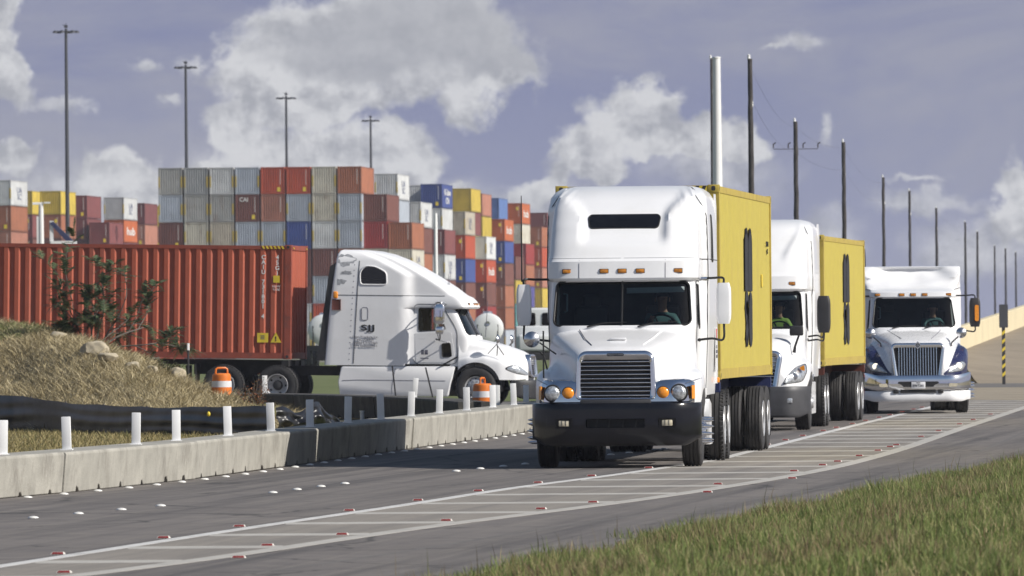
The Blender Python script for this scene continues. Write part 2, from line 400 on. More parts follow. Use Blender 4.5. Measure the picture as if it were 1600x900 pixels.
# ------------------------------------------------------------------ wheels
def tyre_mesh(name, w=0.28, r=0.52, ribs=4, lug=False):
    h = w / 2
    half = [(-h * .72, .285), (-h * .95, .33), (-h, .40), (-h * .97, .455), (-h * .88, .497), (-h * .78, r - .006)]
    tr = []
    g = 0.007
    for i in range(ribs):
        x = -h * .78 + (i + .5) * (h * 1.56 / ribs)
        tr += [(x - g - .003, r), (x - g, r - .016), (x + g, r - .016), (x + g + .003, r)]
    prof = half + tr + [(-a, q) for a, q in reversed(half)]
    mb = MB(); mb.lathe(prof, n=56)
    if lug:
        for k in range(44):
            q = 2 * math.pi * k / 44; mb.M = Matrix.Rotation(q, 4, 'X')
            for sx in (-1, 1):
                mb.box(sx * h * .80 - .022, sx * h * .80 + .022, -.021, .021, r - .03, r + .002)
        mb.M = None
    return mb.mesh(name, M['rubber'], 30)
def rim_front(name, spikes=False):
    mb = MB()
    mb.lathe([(.10, .288), (.118, .283), (.108, .262), (.075, .245), (.092, .215), (.112, .18), (.118, .13), (.118, .118)], n=40)
    mb.lathe([(.11, .13), (.165, .112), (.195, .10), (.205, .07), (.21, .0001)], n=24)
    mb.lathe([(-.10, .26), (-.02, .25), (.09, .235)], n=32)
    for k in range(10):
        q = 2 * math.pi * k / 10; c = (.112, .168 * math.cos(q), .168 * math.sin(q))
        if spikes: mb.lathe([(0, .022), (.05, .020), (.055, .026), (.13, .020), (.185, .004), (.187, .0001)], c, n=10)
        else: mb.lathe([(0, .019), (.04, .017), (.045, .0001)], c, n=8)
    for k in range(10):
        q = 2 * math.pi * (k + .5) / 10; c = (.088, .222 * math.cos(q), .222 * math.sin(q))
        mb.lathe([(0, .02), (.012, .018), (.012, .0001)], c, n=8, mi=1)
    return mb.mesh(name, [M['chrome'] if spikes else M['alu'], M['blackm']], 40)
def rim_rear(name):
    mb = MB()
    mb.lathe([(.13, .288), (.14, .282), (.128, .262), (.06, .25), (-.01, .235), (-.03, .17), (-.03, .115)], n=40)
    mb.lathe([(-.03, .13), (.06, .115), (.115, .10), (.125, .07), (.13, .0001)], n=24, mi=1)
    mb.lathe([(-.13, .27), (-.03, .25), (-.02, .236)], n=32)
    for k in range(10):
        q = 2 * math.pi * k / 10; c = (-.03, .165 * math.cos(q), .165 * math.sin(q))
        mb.lathe([(0, .019), (.045, .017), (.05, .0001)], c, n=8)
    for k in range(5):
        q = 2 * math.pi * (k + .5) / 5; c = (-.018, .205 * math.cos(q), .205 * math.sin(q))
        mb.lathe([(0, .032), (.006, .030), (.006, .0001)], c, n=10, mi=1)
    return mb.mesh(name, [M['alu'], M['blackm']], 40)
T_STEER = tyre_mesh('tyre', .29, .52, 4); T_DRIVE = tyre_mesh('tyre', .27, .52, 3, True); T_TRAIL = tyre_mesh('tyre', .27, .515, 4)
R_STEER = rim_front('rim'); R_SPIKE = rim_front('rim', True); R_REAR = rim_rear('rim')
def wheel(parent, x, y, z, tm, rm):
    t = obj('wheel', tm, parent, (x, y, z), (rnd.uniform(0, 6), 0, 0 if x > 0 else math.pi))
    obj('rim', rm, t); return t
def dual(parent, y, z=.52, tm=None):
    tm = tm or T_DRIVE
    for s in (-1, 1):
        wheel(parent, s * 1.10, y, z, tm, R_REAR); wheel(parent, s * .775, y, z, tm, R_REAR)

# ------------------------------------------------------------------ people at the wheel
def driver(label, loc, rotz, shirt, reach=0.0, cap=False):
    """seated figure; origin between the hips, facing -y"""
    bm = bmesh.new()
    J = {'pel': (0, 0, .04), 'abd': (0, .01, .2), 'che': (0, .02, .38), 'nck': (0, 0, .53), 'nk2': (0, -.015, .60), 'hd': (0, -.03, .70), 'hd2': (0, -.035, .78), 'top': (0, -.03, .845),
         'shl': (-.17, .01, .47), 'shr': (.17, .01, .47), 'ell': (-.25, -.16, .26), 'elr': (.27, -.16, .26),
         'wrl': (-.15, -.40, .34 + reach), 'wrr': (.16, -.40, .36), 'hal': (-.13, -.47, .37 + reach), 'har': (.14, -.47, .39),
         'hil': (-.1, -.02, .02), 'hir': (.1, -.02, .02), 'knl': (-.13, -.44, .06), 'knr': (.13, -.44, .06), 'anl': (-.13, -.52, -.33), 'anr': (.13, -.52, -.33), 'tol': (-.13, -.68, -.37), 'tor': (.13, -.68, -.37)}
    Rr = {'pel': .15, 'abd': .14, 'che': .155, 'nck': .075, 'nk2': .058, 'hd': .075, 'hd2': .093, 'top': .06, 'shl': .075, 'shr': .075, 'ell': .047, 'elr': .047, 'wrl': .032, 'wrr': .032, 'hal': .036, 'har': .036,
          'hil': .10, 'hir': .10, 'knl': .068, 'knr': .068, 'anl': .046, 'anr': .046, 'tol': .035, 'tor': .035}
    E = [('pel', 'abd'), ('abd', 'che'), ('che', 'nck'), ('nck', 'nk2'), ('nk2', 'hd'), ('hd', 'hd2'), ('hd2', 'top'), ('che', 'shl'), ('che', 'shr'), ('shl', 'ell'), ('shr', 'elr'), ('ell', 'wrl'), ('elr', 'wrr'), ('wrl', 'hal'), ('wrr', 'har'),
         ('pel', 'hil'), ('pel', 'hir'), ('hil', 'knl'), ('hir', 'knr'), ('knl', 'anl'), ('knr', 'anr'), ('anl', 'tol'), ('anr', 'tor')]
    # fingers closed round the rim of the wheel
    for s, h in ((-1, 'hal'), (1, 'har')):
        hx, hy, hz = J[h]
        for i in range(4):
            a = '%sf%d' % (h, i); o = (i - 1.5) * .019
            J[a + 'a'] = (hx + s * .01, hy - .035, hz + o + .02); J[a + 'b'] = (hx - s * .012, hy - .055 + abs(o) * .2, hz + o + .005); J[a + 'c'] = (hx - s * .03, hy - .035, hz + o - .005)
            for q in 'abc': Rr[a + q] = .0095
            E += [(h, a + 'a'), (a + 'a', a + 'b'), (a + 'b', a + 'c')]
        J[h + 't'] = (hx - s * .035, hy + .0, hz + .045); Rr[h + 't'] = .011; E.append((h, h + 't'))
    names = list(J); idx = {}
    me = bpy.data.meshes.new('person'); me.from_pydata([J[k] for k in names], [(names.index(a), names.index(b)) for a, b in E], [])
    o = bpy.data.objects.new('person', me); COL.objects.link(o)
    md = o.modifiers.new('s', 'SKIN'); md.use_smooth_shade = True
    for i, k in enumerate(names):
        d = me.skin_vertices[0].data[i]; d.radius = (Rr[k], Rr[k] * (.8 if k in ('che', 'abd', 'pel') else 1)); d.use_root = (k == 'pel')
    sd = o.modifiers.new('u', 'SUBSURF'); sd.levels = 2; sd.render_levels = 2
    bpy.context.view_layer.update(); dg = bpy.context.evaluated_depsgraph_get()
    m2 = bpy.data.meshes.new_from_object(o.evaluated_get(dg)); m2.name = 'person'; o.modifiers.clear(); o.data = m2
    m2.materials.clear()
    for k in ('skin', ): m2.materials.append(M[k])
    m2.materials.append(shirt); m2.materials.append(M['trouser'])
    # shape the face: brow, nose, chin
    for v in m2.vertices:
        x, y, z = v.co
        if z > .62 and y < -.09:
            v.co.y -= .022 * math.exp(-(x / .016) ** 2 - ((z - .715) / .022) ** 2)
            v.co.y += .010 * math.exp(-((abs(x) - .034) / .016) ** 2 - ((z - .745) / .014) ** 2)
            v.co.y -= .008 * math.exp(-(x / .03) ** 2 - ((z - .655) / .014) ** 2)
    for p in m2.polygons:
        c = p.center; p.use_smooth = True
        arm = c.y < -.30 and c.z > .2 and abs(c.x) < .26
        p.material_index = 2 if (c.z < .10 and c.y > -.36) or c.z < .12 else (0 if (c.z > .555 or arm) else 1)
    o.location = loc; o.rotation_euler = (0, 0, rotz)
    tag(o, label, 'person')
    mb = MB(); secs = []
    for i in range(7):
        a = i / 6 * math.pi * .5; rr = .105 * math.cos(a) + .001; zz = .775 + .088 * math.sin(a)
        secs.append([(rr * math.cos(q) * .93, -.022 + rr * math.sin(q) * 1.06 + .012, zz - (.03 if math.sin(q) > 0 and i == 0 else 0)) for q in [2 * math.pi * j / 18 for j in range(18)]])
    mb.loft(secs, caps=False)
    if cap: mb.loft([[(-.08, -.12, .79), (.08, -.12, .79), (.08, -.12, .80), (-.08, -.12, .80)], [(-.05, -.2, .775), (.05, -.2, .775), (.05, -.2, .783), (-.05, -.2, .783)]])
    mb.build('cap' if cap else 'hair', M['hair'], o)
    mb = MB()
    for s in (-1, 1):
        mb.lathe([(-.012, .0001), (-.009, .008), (0, .011)], (s * .034, -.122, .742), 'y', 10)
        mb.loft([[(s * .094, -.02, .70), (s * .094, .02, .70), (s * .094, .02, .76), (s * .094, -.02, .76)], [(s * .112, -.005, .705), (s * .112, .02, .71), (s * .112, .022, .765), (s * .112, 0, .76)]])
    mb.build('ears_and_eyes', M['skin'], o)
    return o

# ------------------------------------------------------------------ tractor units
class Cab:
    """outline of a cab as a stack of plan views; z levels carry (front centre, front side, front half width, rear half width, rear y)"""
    def __init__(s, levels, yw=3.42, p=3.6, recess=None, yb=5.9):
        s.z = [q[0] for q in levels]; s.q = np.array([q[1:] for q in levels]); s.yw = yw; s.p = p; s.recess = recess; s.yb = yb
    def par(s, z): return [float(np.interp(z, s.z, s.q[:, i])) for i in range(s.q.shape[1])]
    def yfront(s, x, z, off=0.0, rec=True):
        yfc, yfs, wf, ws, yb = s.par(z); t = min(1.0, abs(x) / max(.01, wf - off))
        y = yfs - (yfs - yfc) * (1 - t ** s.p) ** (1 / s.p) + off
        if rec and s.recess: y += s.recess(x, z)
        return y
    def side(s, y, z):
        yfc, yfs, wf, ws, yb = s.par(z)
        return wf + (ws - wf) * sst(y, max(yfs, s.yw - .30), max(yfs + .3, s.yw))
    def outline(s, z, off=0.0, yb=None, n=26, rec=True):
        yfc, yfs, wf, ws, ybq = s.par(z); yb = ybq if yb is None else yb
        r = []
        w = wf - off
        for i in range(n + 1):
            a = math.pi / 2 * i / n
            x = w * math.sin(a) ** (2 / s.p) if i else 0.0
            y = yfs - (yfs - yfc) * math.cos(a) ** (2 / s.p) if i < n else yfs
            y += off
            if rec and s.recess: y += s.recess(x, z)
            r.append((x, y))
        for i in range(1, 25):
            y = yfs + off + (yb - .05 - yfs - off) * i / 24
            r.append((s.side(y, z) - off, y))
        xw = s.side(yb, z) - off
        r += [(xw - .01, yb - .02), (xw - .04, yb)]
        return [(x, y, z) for x, y in r] + [(-x, y, z) for x, y in reversed(r[1:])]
    def shell(s, name, mats, parent, dz=.05, z_floor=None):
        zs = []
        for a, b in zip(s.z[:-1], s.z[1:]):
            k = max(1, int((b - a) / dz)); zs += [a + (b - a) * i / k for i in range(k)]
        zs.append(s.z[-1])
        mb = MB(); mb.loft([s.outline(z) for z in zs])
        return mb.build(name, mats, parent)

def strip_on(pts, r, mat, name, parent, closed=True, n=6):
    mb = MB(); mb.tube(pts, r, n, closed=closed); return mb.build(name, mat, parent, 60)

def hood(P, parent, mat):
    secs = []
    S = P['hood']; ys = [q[0] for q in S]; A = np.array([q[1:] for q in S])
    yy = list(np.linspace(ys[0], ys[-1], 26))
    def sec(y, sc=1.0, dz=0.0):
        zt, wh, zf, wf, zb = [float(np.interp(y, ys, A[:, i])) for i in range(5)]
        wh *= sc; wf *= sc
        zv = zf + (zt - zf) * .30
        ctl = [(0, zt), (wh * .5, zt - .012), (wh * .82, zt - .045), (wh, zt - .13), (wh + .04, zv), (wh + .12 * min(1, (wf - wh) / .3), zf + .035), (wf - .14 * min(1, (wf - wh) / .3), zf + .0), (wf - .035, zf - .06), (wf, zf - .19), (wf, zb)]
        c = crom(ctl, 4)
        h = [(max(0, p.x), y, p.y - dz) for p in c]
        return h + [(-x, yq, z) for x, yq, z in reversed(h[1:])]
    secs = [sec(ys[0] - .045, .93, .05), sec(ys[0] - .02, .98, .015)] + [sec(y) for y in yy]
    mb = MB(); mb.loft(secs)
    o = mb.build('hood', mat, parent, 40)
    c = MB()
    for s in (-1, 1):
        c.lathe([(-.35, P['arch']), (.6, P['arch'])] , (s * .98, P['axle'], .50), 'x', 40)
        b = len(c.v)
    # closed wheel-well cutters
    cs = []
    for s in (-1, 1):
        q = MB(); q.cyl((s * .62, P['axle'], .52), (s * 1.6, P['axle'], .52), P['arch'], n=44); cs.append(q.build('cutter', M['blackm']))
    cut(o, cs, 40)
    o.data.materials.clear(); o.data.materials.append(mat)
    for s in (-1, 1):
        mb = MB(); k = 18; a0, a1 = R(-8), R(188); pi, po = [], []
        for i in range(k + 1):
            q = a0 + (a1 - a0) * i / k
            for lst, r in ((pi, P['arch'] - .02), (po, P['arch'] + .012)): lst.append((P['axle'] + r * math.cos(q), .52 + r * math.sin(q)))
        ring = pi + po[::-1]
        mb.prism(ring, 'x', s * .60, s * 1.04); mb.build('wheel_arch_liner', M['blackm'], parent)
    return o

def grille(P, parent, vertical=False):
    g = P['grille']; yf = g['y']
    n = 6
    outer = rrect(g['w0'], g['w1'], g['z0'], g['z1'], g.get('r', .12), n, .06); inner = rrect(g['i0'], g['i1'], g['iz0'], g['iz1'], g.get('ri', .05), n, .03)
    def L(pts, y, k=0.0, ref=None):
        if not k: return [(x, y + g.get('lean', 0) * (z - g['z0']), z) for x, z in pts]
        return [(x + (a - x) * k, y + g.get('lean', 0) * (z - g['z0']), z + (b - z) * k) for (x, z), (a, b) in zip(pts, ref)]
    d = g.get('d', .22)
    mb = MB(); mb.loft([L(outer, yf + d), L(outer, yf + .03), L(outer, yf + .006, .18, inner), L(outer, yf, .4, inner), L(outer, yf + .012, .85, inner), L(inner, yf + .03), L(inner, yf + .12)], caps=False)
    fr = mb.build('grille_surround', M['chrome'], parent, 50)
    mb = MB()
    nb = g['n']
    for i in range(nb):
        if vertical:
            x = -g['i0'] + (i + .5) * 2 * g['i0'] / nb
            q = [(x, yf + .05 + g.get('lean', 0) * (z - g['z0']), z) for z in (g['iz0'], g['iz1'])]
            mb.tube(q, g['i0'] / nb * .5, 6)
        else:
            z = g['iz0'] + (i + .5) * (g['iz1'] - g['iz0']) / nb; t = (z - g['iz0']) / (g['iz1'] - g['iz0']); w = g['i0'] + (g['i1'] - g['i0']) * t
            mb.box(-w, w, yf + .03 + g.get('lean', 0) * (z - g['z0']), yf + .07 + g.get('lean', 0) * (z - g['z0']), z - .008, z + .007, 0, .003)
    mb.build('grille_bars', M['steel'] if not vertical else M['chrome'], parent)
    mb = MB(); mb.loft([L(inner, yf + .075), L(inner, yf + .085)]); mb.build('radiator', M['mesh'], parent)
    return fr

def bumper(P, parent, mat, name='bumper'):
    b = P['bumper']; W = b['w']; k = 44; secs = []
    for i in range(k + 1):
        x = -W + 2 * W * i / k; t = abs(x) / W
        y0 = b['y'] + b['sweep'] * max(0, (t - .55) / .45) ** 2.2 + .03 * t
        if t > .97: y0 += .03
        z0 = b['z0'] + b.get('rise', .05) * sst(t, .80, 1.0) + b.get('mid', 0) * sst(t, .55, .45); z1 = b['z1'] - b.get('drop', 0) * sst(t, .7, 1)
        d = .16 if t < .9 else .16 - .08 * (t - .9) / .1
        hgt = z1 - z0
        pr = [(y0 + .035, z0), (y0 + .012, z0 + .02), (y0 + .004, z0 + .06), (y0, z0 + hgt * .3), (y0, z0 + hgt * .55), (y0 + .004, z1 - .10), (y0 + .012, z1 - .03), (y0 + .03, z1 - .006), (y0 + .06, z1), (y0 + d, z1), (y0 + d, z0)]
        secs.append([(x, y, z) for y, z in pr])
    mb = MB(); mb.loft(secs)
    o = mb.build(name, mat, parent, 40)
    return o

def front_patch(C, poly, off, mat, name, parent):
    """panel that follows the front of the cab or fairing"""
    cx = sum(p[0] for p in poly) / len(poly); cz = sum(p[1] for p in poly) / len(poly)
    def loop(k, o): return [(cx + (x - cx) * k, C.yfront(cx + (x - cx) * k, cz + (z - cz) * k) - o, cz + (z - cz) * k) for x, z in poly]
    mb = MB(); mb.loft([loop(1.0, -.02)] + [loop(k, off) for k in (1.0, .93, .85, .75, .65, .55, .45, .35, .25, .15, .05)])
    return mb.build(name, mat, parent, 40)
def on_hood(hd, back):
    def f(x, z, s=1):
        ok, loc, nor, i = hd.ray_cast(Vector((s * x, -2, z)), Vector((0, 1, 0)))
        return loc.y if ok and loc.y < 1.1 else back(x)
    return f
def lens_patch(P, poly, parent, yfun, name='headlight', out=.03, mat=None, dark=True):
    """headlamp with a curved cover; poly in (x, z) on the +x side, mirrored"""
    for s in (1, -1):
        pts = rpoly(poly, .06, 5); cx = sum(p[0] for p in pts) / len(pts); cz = sum(p[1] for p in pts) / len(pts)
        def loop(k, o): return [(s * (cx + (x - cx) * k), yfun(cx + (x - cx) * k, cz + (z - cz) * k, s) - o, cz + (z - cz) * k) for x, z in pts]
        mb = MB(); mb.loft([loop(1.06, -.06), loop(1.06, .006), loop(1.0, .012)], 1, caps=False)
        mb.loft([loop(1.0, .012), loop(.93, out), loop(.6, out + .008), loop(.05, out + .009)], 0, caps=True)
        o = mb.build(name, [mat or M['lens'], M['seal']], parent, 50)
        yield s, o

def mirror(parent, s, xc, y, z0, z1, w, d, mat, arm_x, arm_y, arms, cap=None):
    mb = MB()
    secs = []
    for i in range(9):
        t = i / 8; z = z0 + (z1 - z0) * t; k = 1 - .25 * (abs(t - .5) * 2) ** 6
        secs.append([(s * (xc + x * k), y + yy * k, z) for x, yy in rrect(w / 2, w / 2, -d / 2, d / 2, min(w, d) * .32, 4)])
    mb.loft(secs)
    o = mb.build('mirror', mat, parent, 50)
    g = MB(); g.box(s * xc - w * .42, s * xc + w * .42, y + d / 2 - .004, y + d / 2 + .006, z0 + .04, z1 - .04); g.build('mirror_glass', M['chrome'], o)
    for z, zc in arms:
        a = MB(); a.tube(crom([(s * arm_x, arm_y, zc), (s * (arm_x + (xc - arm_x) * .55), arm_y - .02, zc + (.02 if z > zc else -.0)), (s * (xc - .01), y - .01, zc + (.01 if z > zc else -.0)), (s * xc, y, z)], 5), .017, 8); a.build('mirror_arm', M['seal'], o)
    return o

def tractor(P, label, loc, rotz, group='white semi trucks'):
    t = thing('semi_truck', label, 'semi truck', loc, (P.get('pitch', 0), P.get('roll', 0), rotz), group)
    W = P['paint']; C = P['cab']; yax = P['axle']
    # ---- cab shell, hollow, with real openings
    cab = C.shell('cab', [W], None)
    ws = P['ws']                                            # windscreen: z0, z1, half width bottom, top
    inn = Cab([[z] + list(q) for z, q in zip(C.z, C.q)], C.yw, C.p, None)
    mb = MB(); zz = np.linspace(1.22, ws[1] + .03, 8); mb.loft([inn.outline(float(z), .07, 3.55, 12, False) for z in zz]); cav = mb.build('cutter', M['interior'])
    wp = rrect(ws[2], ws[3], ws[0], ws[1], .085, 5)
    mb = MB(); mb.prism(wp, 'y', .3, P.get('wsdeep', 2.45)); c1 = mb.build('cutter', M['seal'])
    dw = rpoly(P['dwin'], .06, 4)
    mb = MB(); mb.prism(dw, 'x', -2, 2); c2 = mb.build('cutter', M['seal'])
    cut(cab, [cav, c1, c2], 38)
    cab.data.materials.clear(); cab.data.materials.append(W); cab.data.materials.append(M['interior'])
    for p in cab.data.polygons:                              # the lining of the cab is dark
        c = p.center; n = p.normal
        if 1.1 < c.z < ws[1] + .08 and c.y < 3.65:
            if abs(c.x) < C.side(c.y, c.z) - .045 and c.y > C.yfront(c.x, c.z) + .045: p.material_index = 1
    cab.parent = t
    # ---- windscreen glass, seal and divider
    def ws_pt(x, z, o): return (x, C.yfront(x, z, 0, False) + o, z)
    rows = []
    for i in range(9):
        k = i / 8; z = ws[0] + (ws[1] - ws[0]) * k; w = ws[2] + (ws[3] - ws[2]) * k
        rows.append([ws_pt(-w + 2 * w * j / 16, z, .025) for j in range(17)])
    mb = MB(); mb.loft(rows, closed=False, caps=False); gl = mb.build('windscreen', M['glass'], t, 60, fixn=False)
    strip_on([ws_pt(x, z, -.002) for x, z in wp], .016, M['seal'], 'windscreen_seal', t)
    mb = MB()
    if P.get('split'): mb.tube([ws_pt(0, ws[0], .0), ws_pt(0, ws[1], .0)], .014, 6)
    for s, x0 in ((1, -.55), (1, .18)):
        mb.tube([ws_pt(x0 + .05, ws[0] - .02, -.03), ws_pt(x0 + .28, ws[0] + .035, -.02), ws_pt(x0 + .62, ws[0] + .045, -.02)], [.012, .009, .007], 6)
    mb.build('wiper', M['seal'], t, 60)
    # ---- door windows
    for s in (-1, 1):
        mb = MB(); mb.add([(s * (C.side(y, z) - .03), y, z) for y, z in dw], [tuple(range(len(dw)))]); mb.build('door_window', M['glass'] if P.get('clearwin', True) else M['darkglass'], t)
        strip_on([(s * (C.side(y, z) + .001), y, z) for y, z in dw], .012, M['seal'], 'window_seal', t)
        dl = rpoly(P['door'], .05, 4)
        mb = MB(); mb.loft([[(s * (C.side(y, z) - .004), y, z) for y, z in dl], [(s * (C.side(y, z) + .006), y, z) for y, z in dl]])
        d = mb.build('door', W, t, 50)
        dy = P['door'][2][0] - .18; dz = P['door'][2][1] - .13
        hb = MB(); hb.box(s * C.side(dy, dz) - .005, s * C.side(dy, dz) + .025, dy - .09, dy + .09, dz - .025, dz + .025, 0, .01); hb.build('handle', M['blackm'], d)
        if P.get('doorseam'):
            strip_on([(s * (C.side(y, z) + .001), y, z) for y, z in rpoly(P['doorseam'], .16, 6)], .007, M['seal'], 'door_seam', t)
    # ---- inside
    mb = MB()
    mb.loft([[(x, C.yfront(x, ws[0]) + .10, z) for x, z in ((-.92, 1.4), (.92, 1.4), (.92, ws[0] - .03), (-.92, ws[0] - .03))], [(x, 2.32, z) for x, z in ((-.92, 1.4), (.92, 1.4), (.92, ws[0] - .05), (-.92, ws[0] - .05))]])
    mb.box(.25, .8, 2.30, 2.40, ws[0] - .28, ws[0] + .03, 0, .03)
    mb.build('dashboard', M['dash'], t)
    for x in (-.52, .52):
        mb = MB(); mb.cbox((x, 3.02, 1.56), (.5, .5, .16), 0, .05); mb.cbox((x, 3.27, 1.95), (.5, .14, .72), 0, .05); mb.cbox((x, 3.27, 2.38), (.26, .1, .18), 0, .04); mb.cbox((x, 3.02, 1.35), (.3, .3, .28)); mb.build('seat', M['interior'], t)
    mb = MB(); a = R(38)
    ring = [(.52 + .225 * math.cos(q), 2.50 + .225 * math.sin(q) * math.sin(a), ws[0] - .03 + .225 * math.sin(q) * math.cos(a)) for q in [2 * math.pi * i / 28 for i in range(28)]]
    mb.tube(ring, .016, 8, closed=True)
    for i in (0, 9, 19): mb.tube([(.52, 2.49, ws[0] - .05), ring[i]], .014, 6)
    mb.cyl((.52, 2.49, ws[0] - .05), (.52, 2.36, ws[0] - .2), .04); mb.build('steering_wheel', M['blackm'], t)
    if P.get('visor'):
        mb = MB(); mb.M = Matrix.Rotation(R(-1), 4, 'Y'); mb.box(.10, .93, C.yfront(.4, ws[1] - .1, 0, False) + .09, C.yfront(.4, ws[1] - .1, 0, False) + .11, ws[1] - .17, ws[1] - .09, 0, .006); mb.build('sun_visor', M['visor'], t)
    mb = MB(); zc = ws[0] + .33; xs = -ws[2] + .16
    mb.tube([(xs - .03, 2.2, zc + .13), (xs + .02, 2.17, zc + .12), (xs + .02, 2.12, zc - .12), (xs - .03, 2.15, zc - .14)], .013, 8); mb.build('grab_handle', M['visor'], t)
    # ---- hood, grille, bumper
    hd = hood(P, t, W)
    grille(P, t, P.get('vgrille', False))
    # ---- roof lights
    zl = P['marker_z']
    for x in (-.80, -.26, 0, .26, .80):
        mb = MB(); y = C.yfront(x, zl); mb.box(x - .058, x + .058, y - .022, y + .03, zl - .026, zl + .026, 0, .01); mb.box(x - .066, x + .066, y - .008, y + .03, zl - .034, zl + .034, 1, .006)
        mb.build('marker_light', [M['amberd'], M['seal']], t)
    # ---- chassis
    mb = MB()
    for s in (-1, 1): mb.box(s * .43 - .045, s * .43 + .045, .9, P['rear'], .78, 1.02)
    for y in np.linspace(2.2, P['rear'] - .1, 7): mb.box(-.42, .42, float(y) - .06, float(y) + .06, .80, .98)
    mb.cyl((-.95, yax, .50), (.95, yax, .50), .06); mb.box(-.30, .30, 1.0, 2.1, .55, 1.2)
    for y in P['drive']:
        mb.cyl((-.9, y, .52), (.9, y, .52), .10); mb.lathe([(-.25, .05), (-.2, .17), (0, .22), (.2, .17), (.25, .05)], (0, y, .52), 'y', 20)
        for s in (-1, 1): mb.box(s * .55 - .05, s * .55 + .05, y - .45, y + .45, .62, .72)
    mb.box(-.48, .48, P['drive'][0] - .1, P['drive'][0] + 1.1, 1.02, 1.14, 0, .03)
    for s in (-1, 1):
        mb.cyl((s * .62, 2.75, .72), (s * .62, 2.35, .72), .12); mb.box(s * .5 - .06, s * .5 + .06, .6, 2.4, .45, .55)
    mb.build('chassis', M['chassis'], t)
    for s in (-1, 1):
        mb = MB(); mb.cyl((s * .80, 3.45, .70), (s * .80, 4.90, .70), .26, n=28); mb.build('fuel_tank', M['steel'], t)
        wheel(t, s * 1.03, yax, .52, T_STEER, R_SPIKE if P.get('spikes') else R_STEER)
        mb = MB(); mb.box(s * .92 - .28, s * .92 + .28, P['drive'][1] + .72, P['drive'][1] + .735, .25, 1.05); mb.build('mud_flap', M['blackm'], t)
    for y in P['drive']: dual(t, y)
    return t, cab, hd

def bezel_lamps(t):
    """chrome lamp housings with a round lamp, a round indicator and a corner lens"""
    for s in (-1, 1):
        mb = MB(); secs = []
        for i in range(15):
            x = .49 + (1.10 - .49) * i / 14
            y0 = .13 + .30 * max(0, (x - .80) / .30) ** 2.0
            z1 = 1.235 - .05 * max(0, (x - .98) / .12) ** 2 - .05 * max(0, (.56 - x) / .07) ** 2
            pr = [(y0 + .02, .925), (y0 - .002, .94), (y0 + .004, 1.0), (y0 + .018, 1.08), (y0 + .038, 1.14), (y0 + .064, z1 - .045), (y0 + .105, z1 - .008), (y0 + .16, z1 + .02), (.62, z1 + .02), (.62, .925)]
            secs.append([(s * x, y, z) for y, z in pr])
        mb.loft(secs); mb.build('lamp_housing', M['chrome'], t, 40)
        mb = MB(); mb.lathe([(.06, .13), (-.005, .127), (-.02, .118), (-.022, .104)], (s * .895, .165, 1.062), 'y', 28, 1)
        mb.lathe([(-.022, .104), (-.045, .085), (-.058, .05), (-.06, .0001)], (s * .895, .165, 1.062), 'y', 28, 0)
        mb.build('headlight', [M['lens'], M['seal']], t, 50)
        mb = MB(); mb.lathe([(.05, .10), (-.01, .096), (-.015, .084)], (s * .672, .155, 1.062), 'y', 28, 1); mb.lathe([(-.015, .084), (-.035, .066), (-.045, .03), (-.046, .0001)], (s * .672, .155, 1.062), 'y', 24, 0)
        mb.build('indicator_light', [M['amber'], M['seal']], t, 50)
        mb = MB(); q = [(s * 1.05, .36, .975), (s * 1.088, .47, .975), (s * 1.088, .47, 1.165), (s * 1.05, .34, 1.165)]
        q2 = [(p[0] + s * .022, p[1] - .035, p[2]) for p in q]; mb.loft([q, q2]); mb.build('corner_light', M['amber'], t)

# style 1: classic long cab with integral roof fairing and separate round lamps
def rec1(x, z):
    if z < 3.14 or z > 4.2: return 0.0
    k = sst(z, 3.16, 3.30); w = .60 + .34 * sst(z, 3.55, 4.05) ** 1.3
    ax = abs(x); d = .10 + .14 * sst(z, 3.5, 4.0)
    return d * k * (1 - sst(ax, w - .05, w + .04))
def levels1(zc=2.0):
    return [[1.0, 1.72, 2.10, 1.02, 1.13, 5.9], [zc - .1, 1.72, 2.10, 1.05, 1.17, 5.9], [zc, 1.74, 2.12, 1.055, 1.17, 5.9], [2.655, 2.02, 2.38, 1.03, 1.18, 5.9],
            [2.665, 1.965, 2.36, 1.055, 1.18, 5.9], [2.70, 1.945, 2.36, 1.085, 1.18, 5.9], [2.94, 1.99, 2.42, 1.09, 1.18, 5.9], [2.985, 2.06, 2.46, 1.08, 1.18, 5.9],
            [3.2, 2.22, 2.62, 1.07, 1.175, 5.9], [3.45, 2.43, 2.85, 1.06, 1.17, 5.9], [3.7, 2.70, 3.12, 1.04, 1.155, 5.9], [3.88, 2.96, 3.40, 1.00, 1.13, 5.9], [3.97, 3.22, 3.65, .95, 1.07, 5.9], [4.025, 3.45, 3.9, .90, .99, 5.88], [4.05, 3.75, 4.1, .82, .88, 5.82]]
HOOD1 = [[.27, 1.645, .55, 1.17, .95, .93], [.5, 1.72, .62, 1.27, 1.10, .86], [.9, 1.82, .74, 1.36, 1.18, .82], [1.3, 1.90, .85, 1.41, 1.20, .80], [1.75, 1.985, .97, 1.38, 1.19, .78], [2.02, 2.0, 1.02, 1.30, 1.12, .78]]
P1 = dict(paint=M['white'], cab=Cab(levels1(), recess=rec1), ws=(2.02, 2.645, .985, .955), dwin=[(2.46, 2.06), (3.0, 1.96), (3.05, 2.6), (2.56, 2.6)], door=[(2.22, 1.12), (3.10, 1.12), (3.10, 1.93), (2.30, 1.98)],
          axle=1.30, drive=(6.65, 8.0), rear=8.9, hood=HOOD1, arch=.60, marker_z=2.80, split=True, visor=True, spikes=True,
          grille=dict(w0=.575, w1=.545, z0=.965, z1=1.66, i0=.495, i1=.485, iz0=1.0, iz1=1.535, y=.12, n=9, d=.2, r=.14, lean=.05),
          bumper=dict(w=1.20, y=.0, sweep=.34, z0=.315, z1=.925, rise=.10))
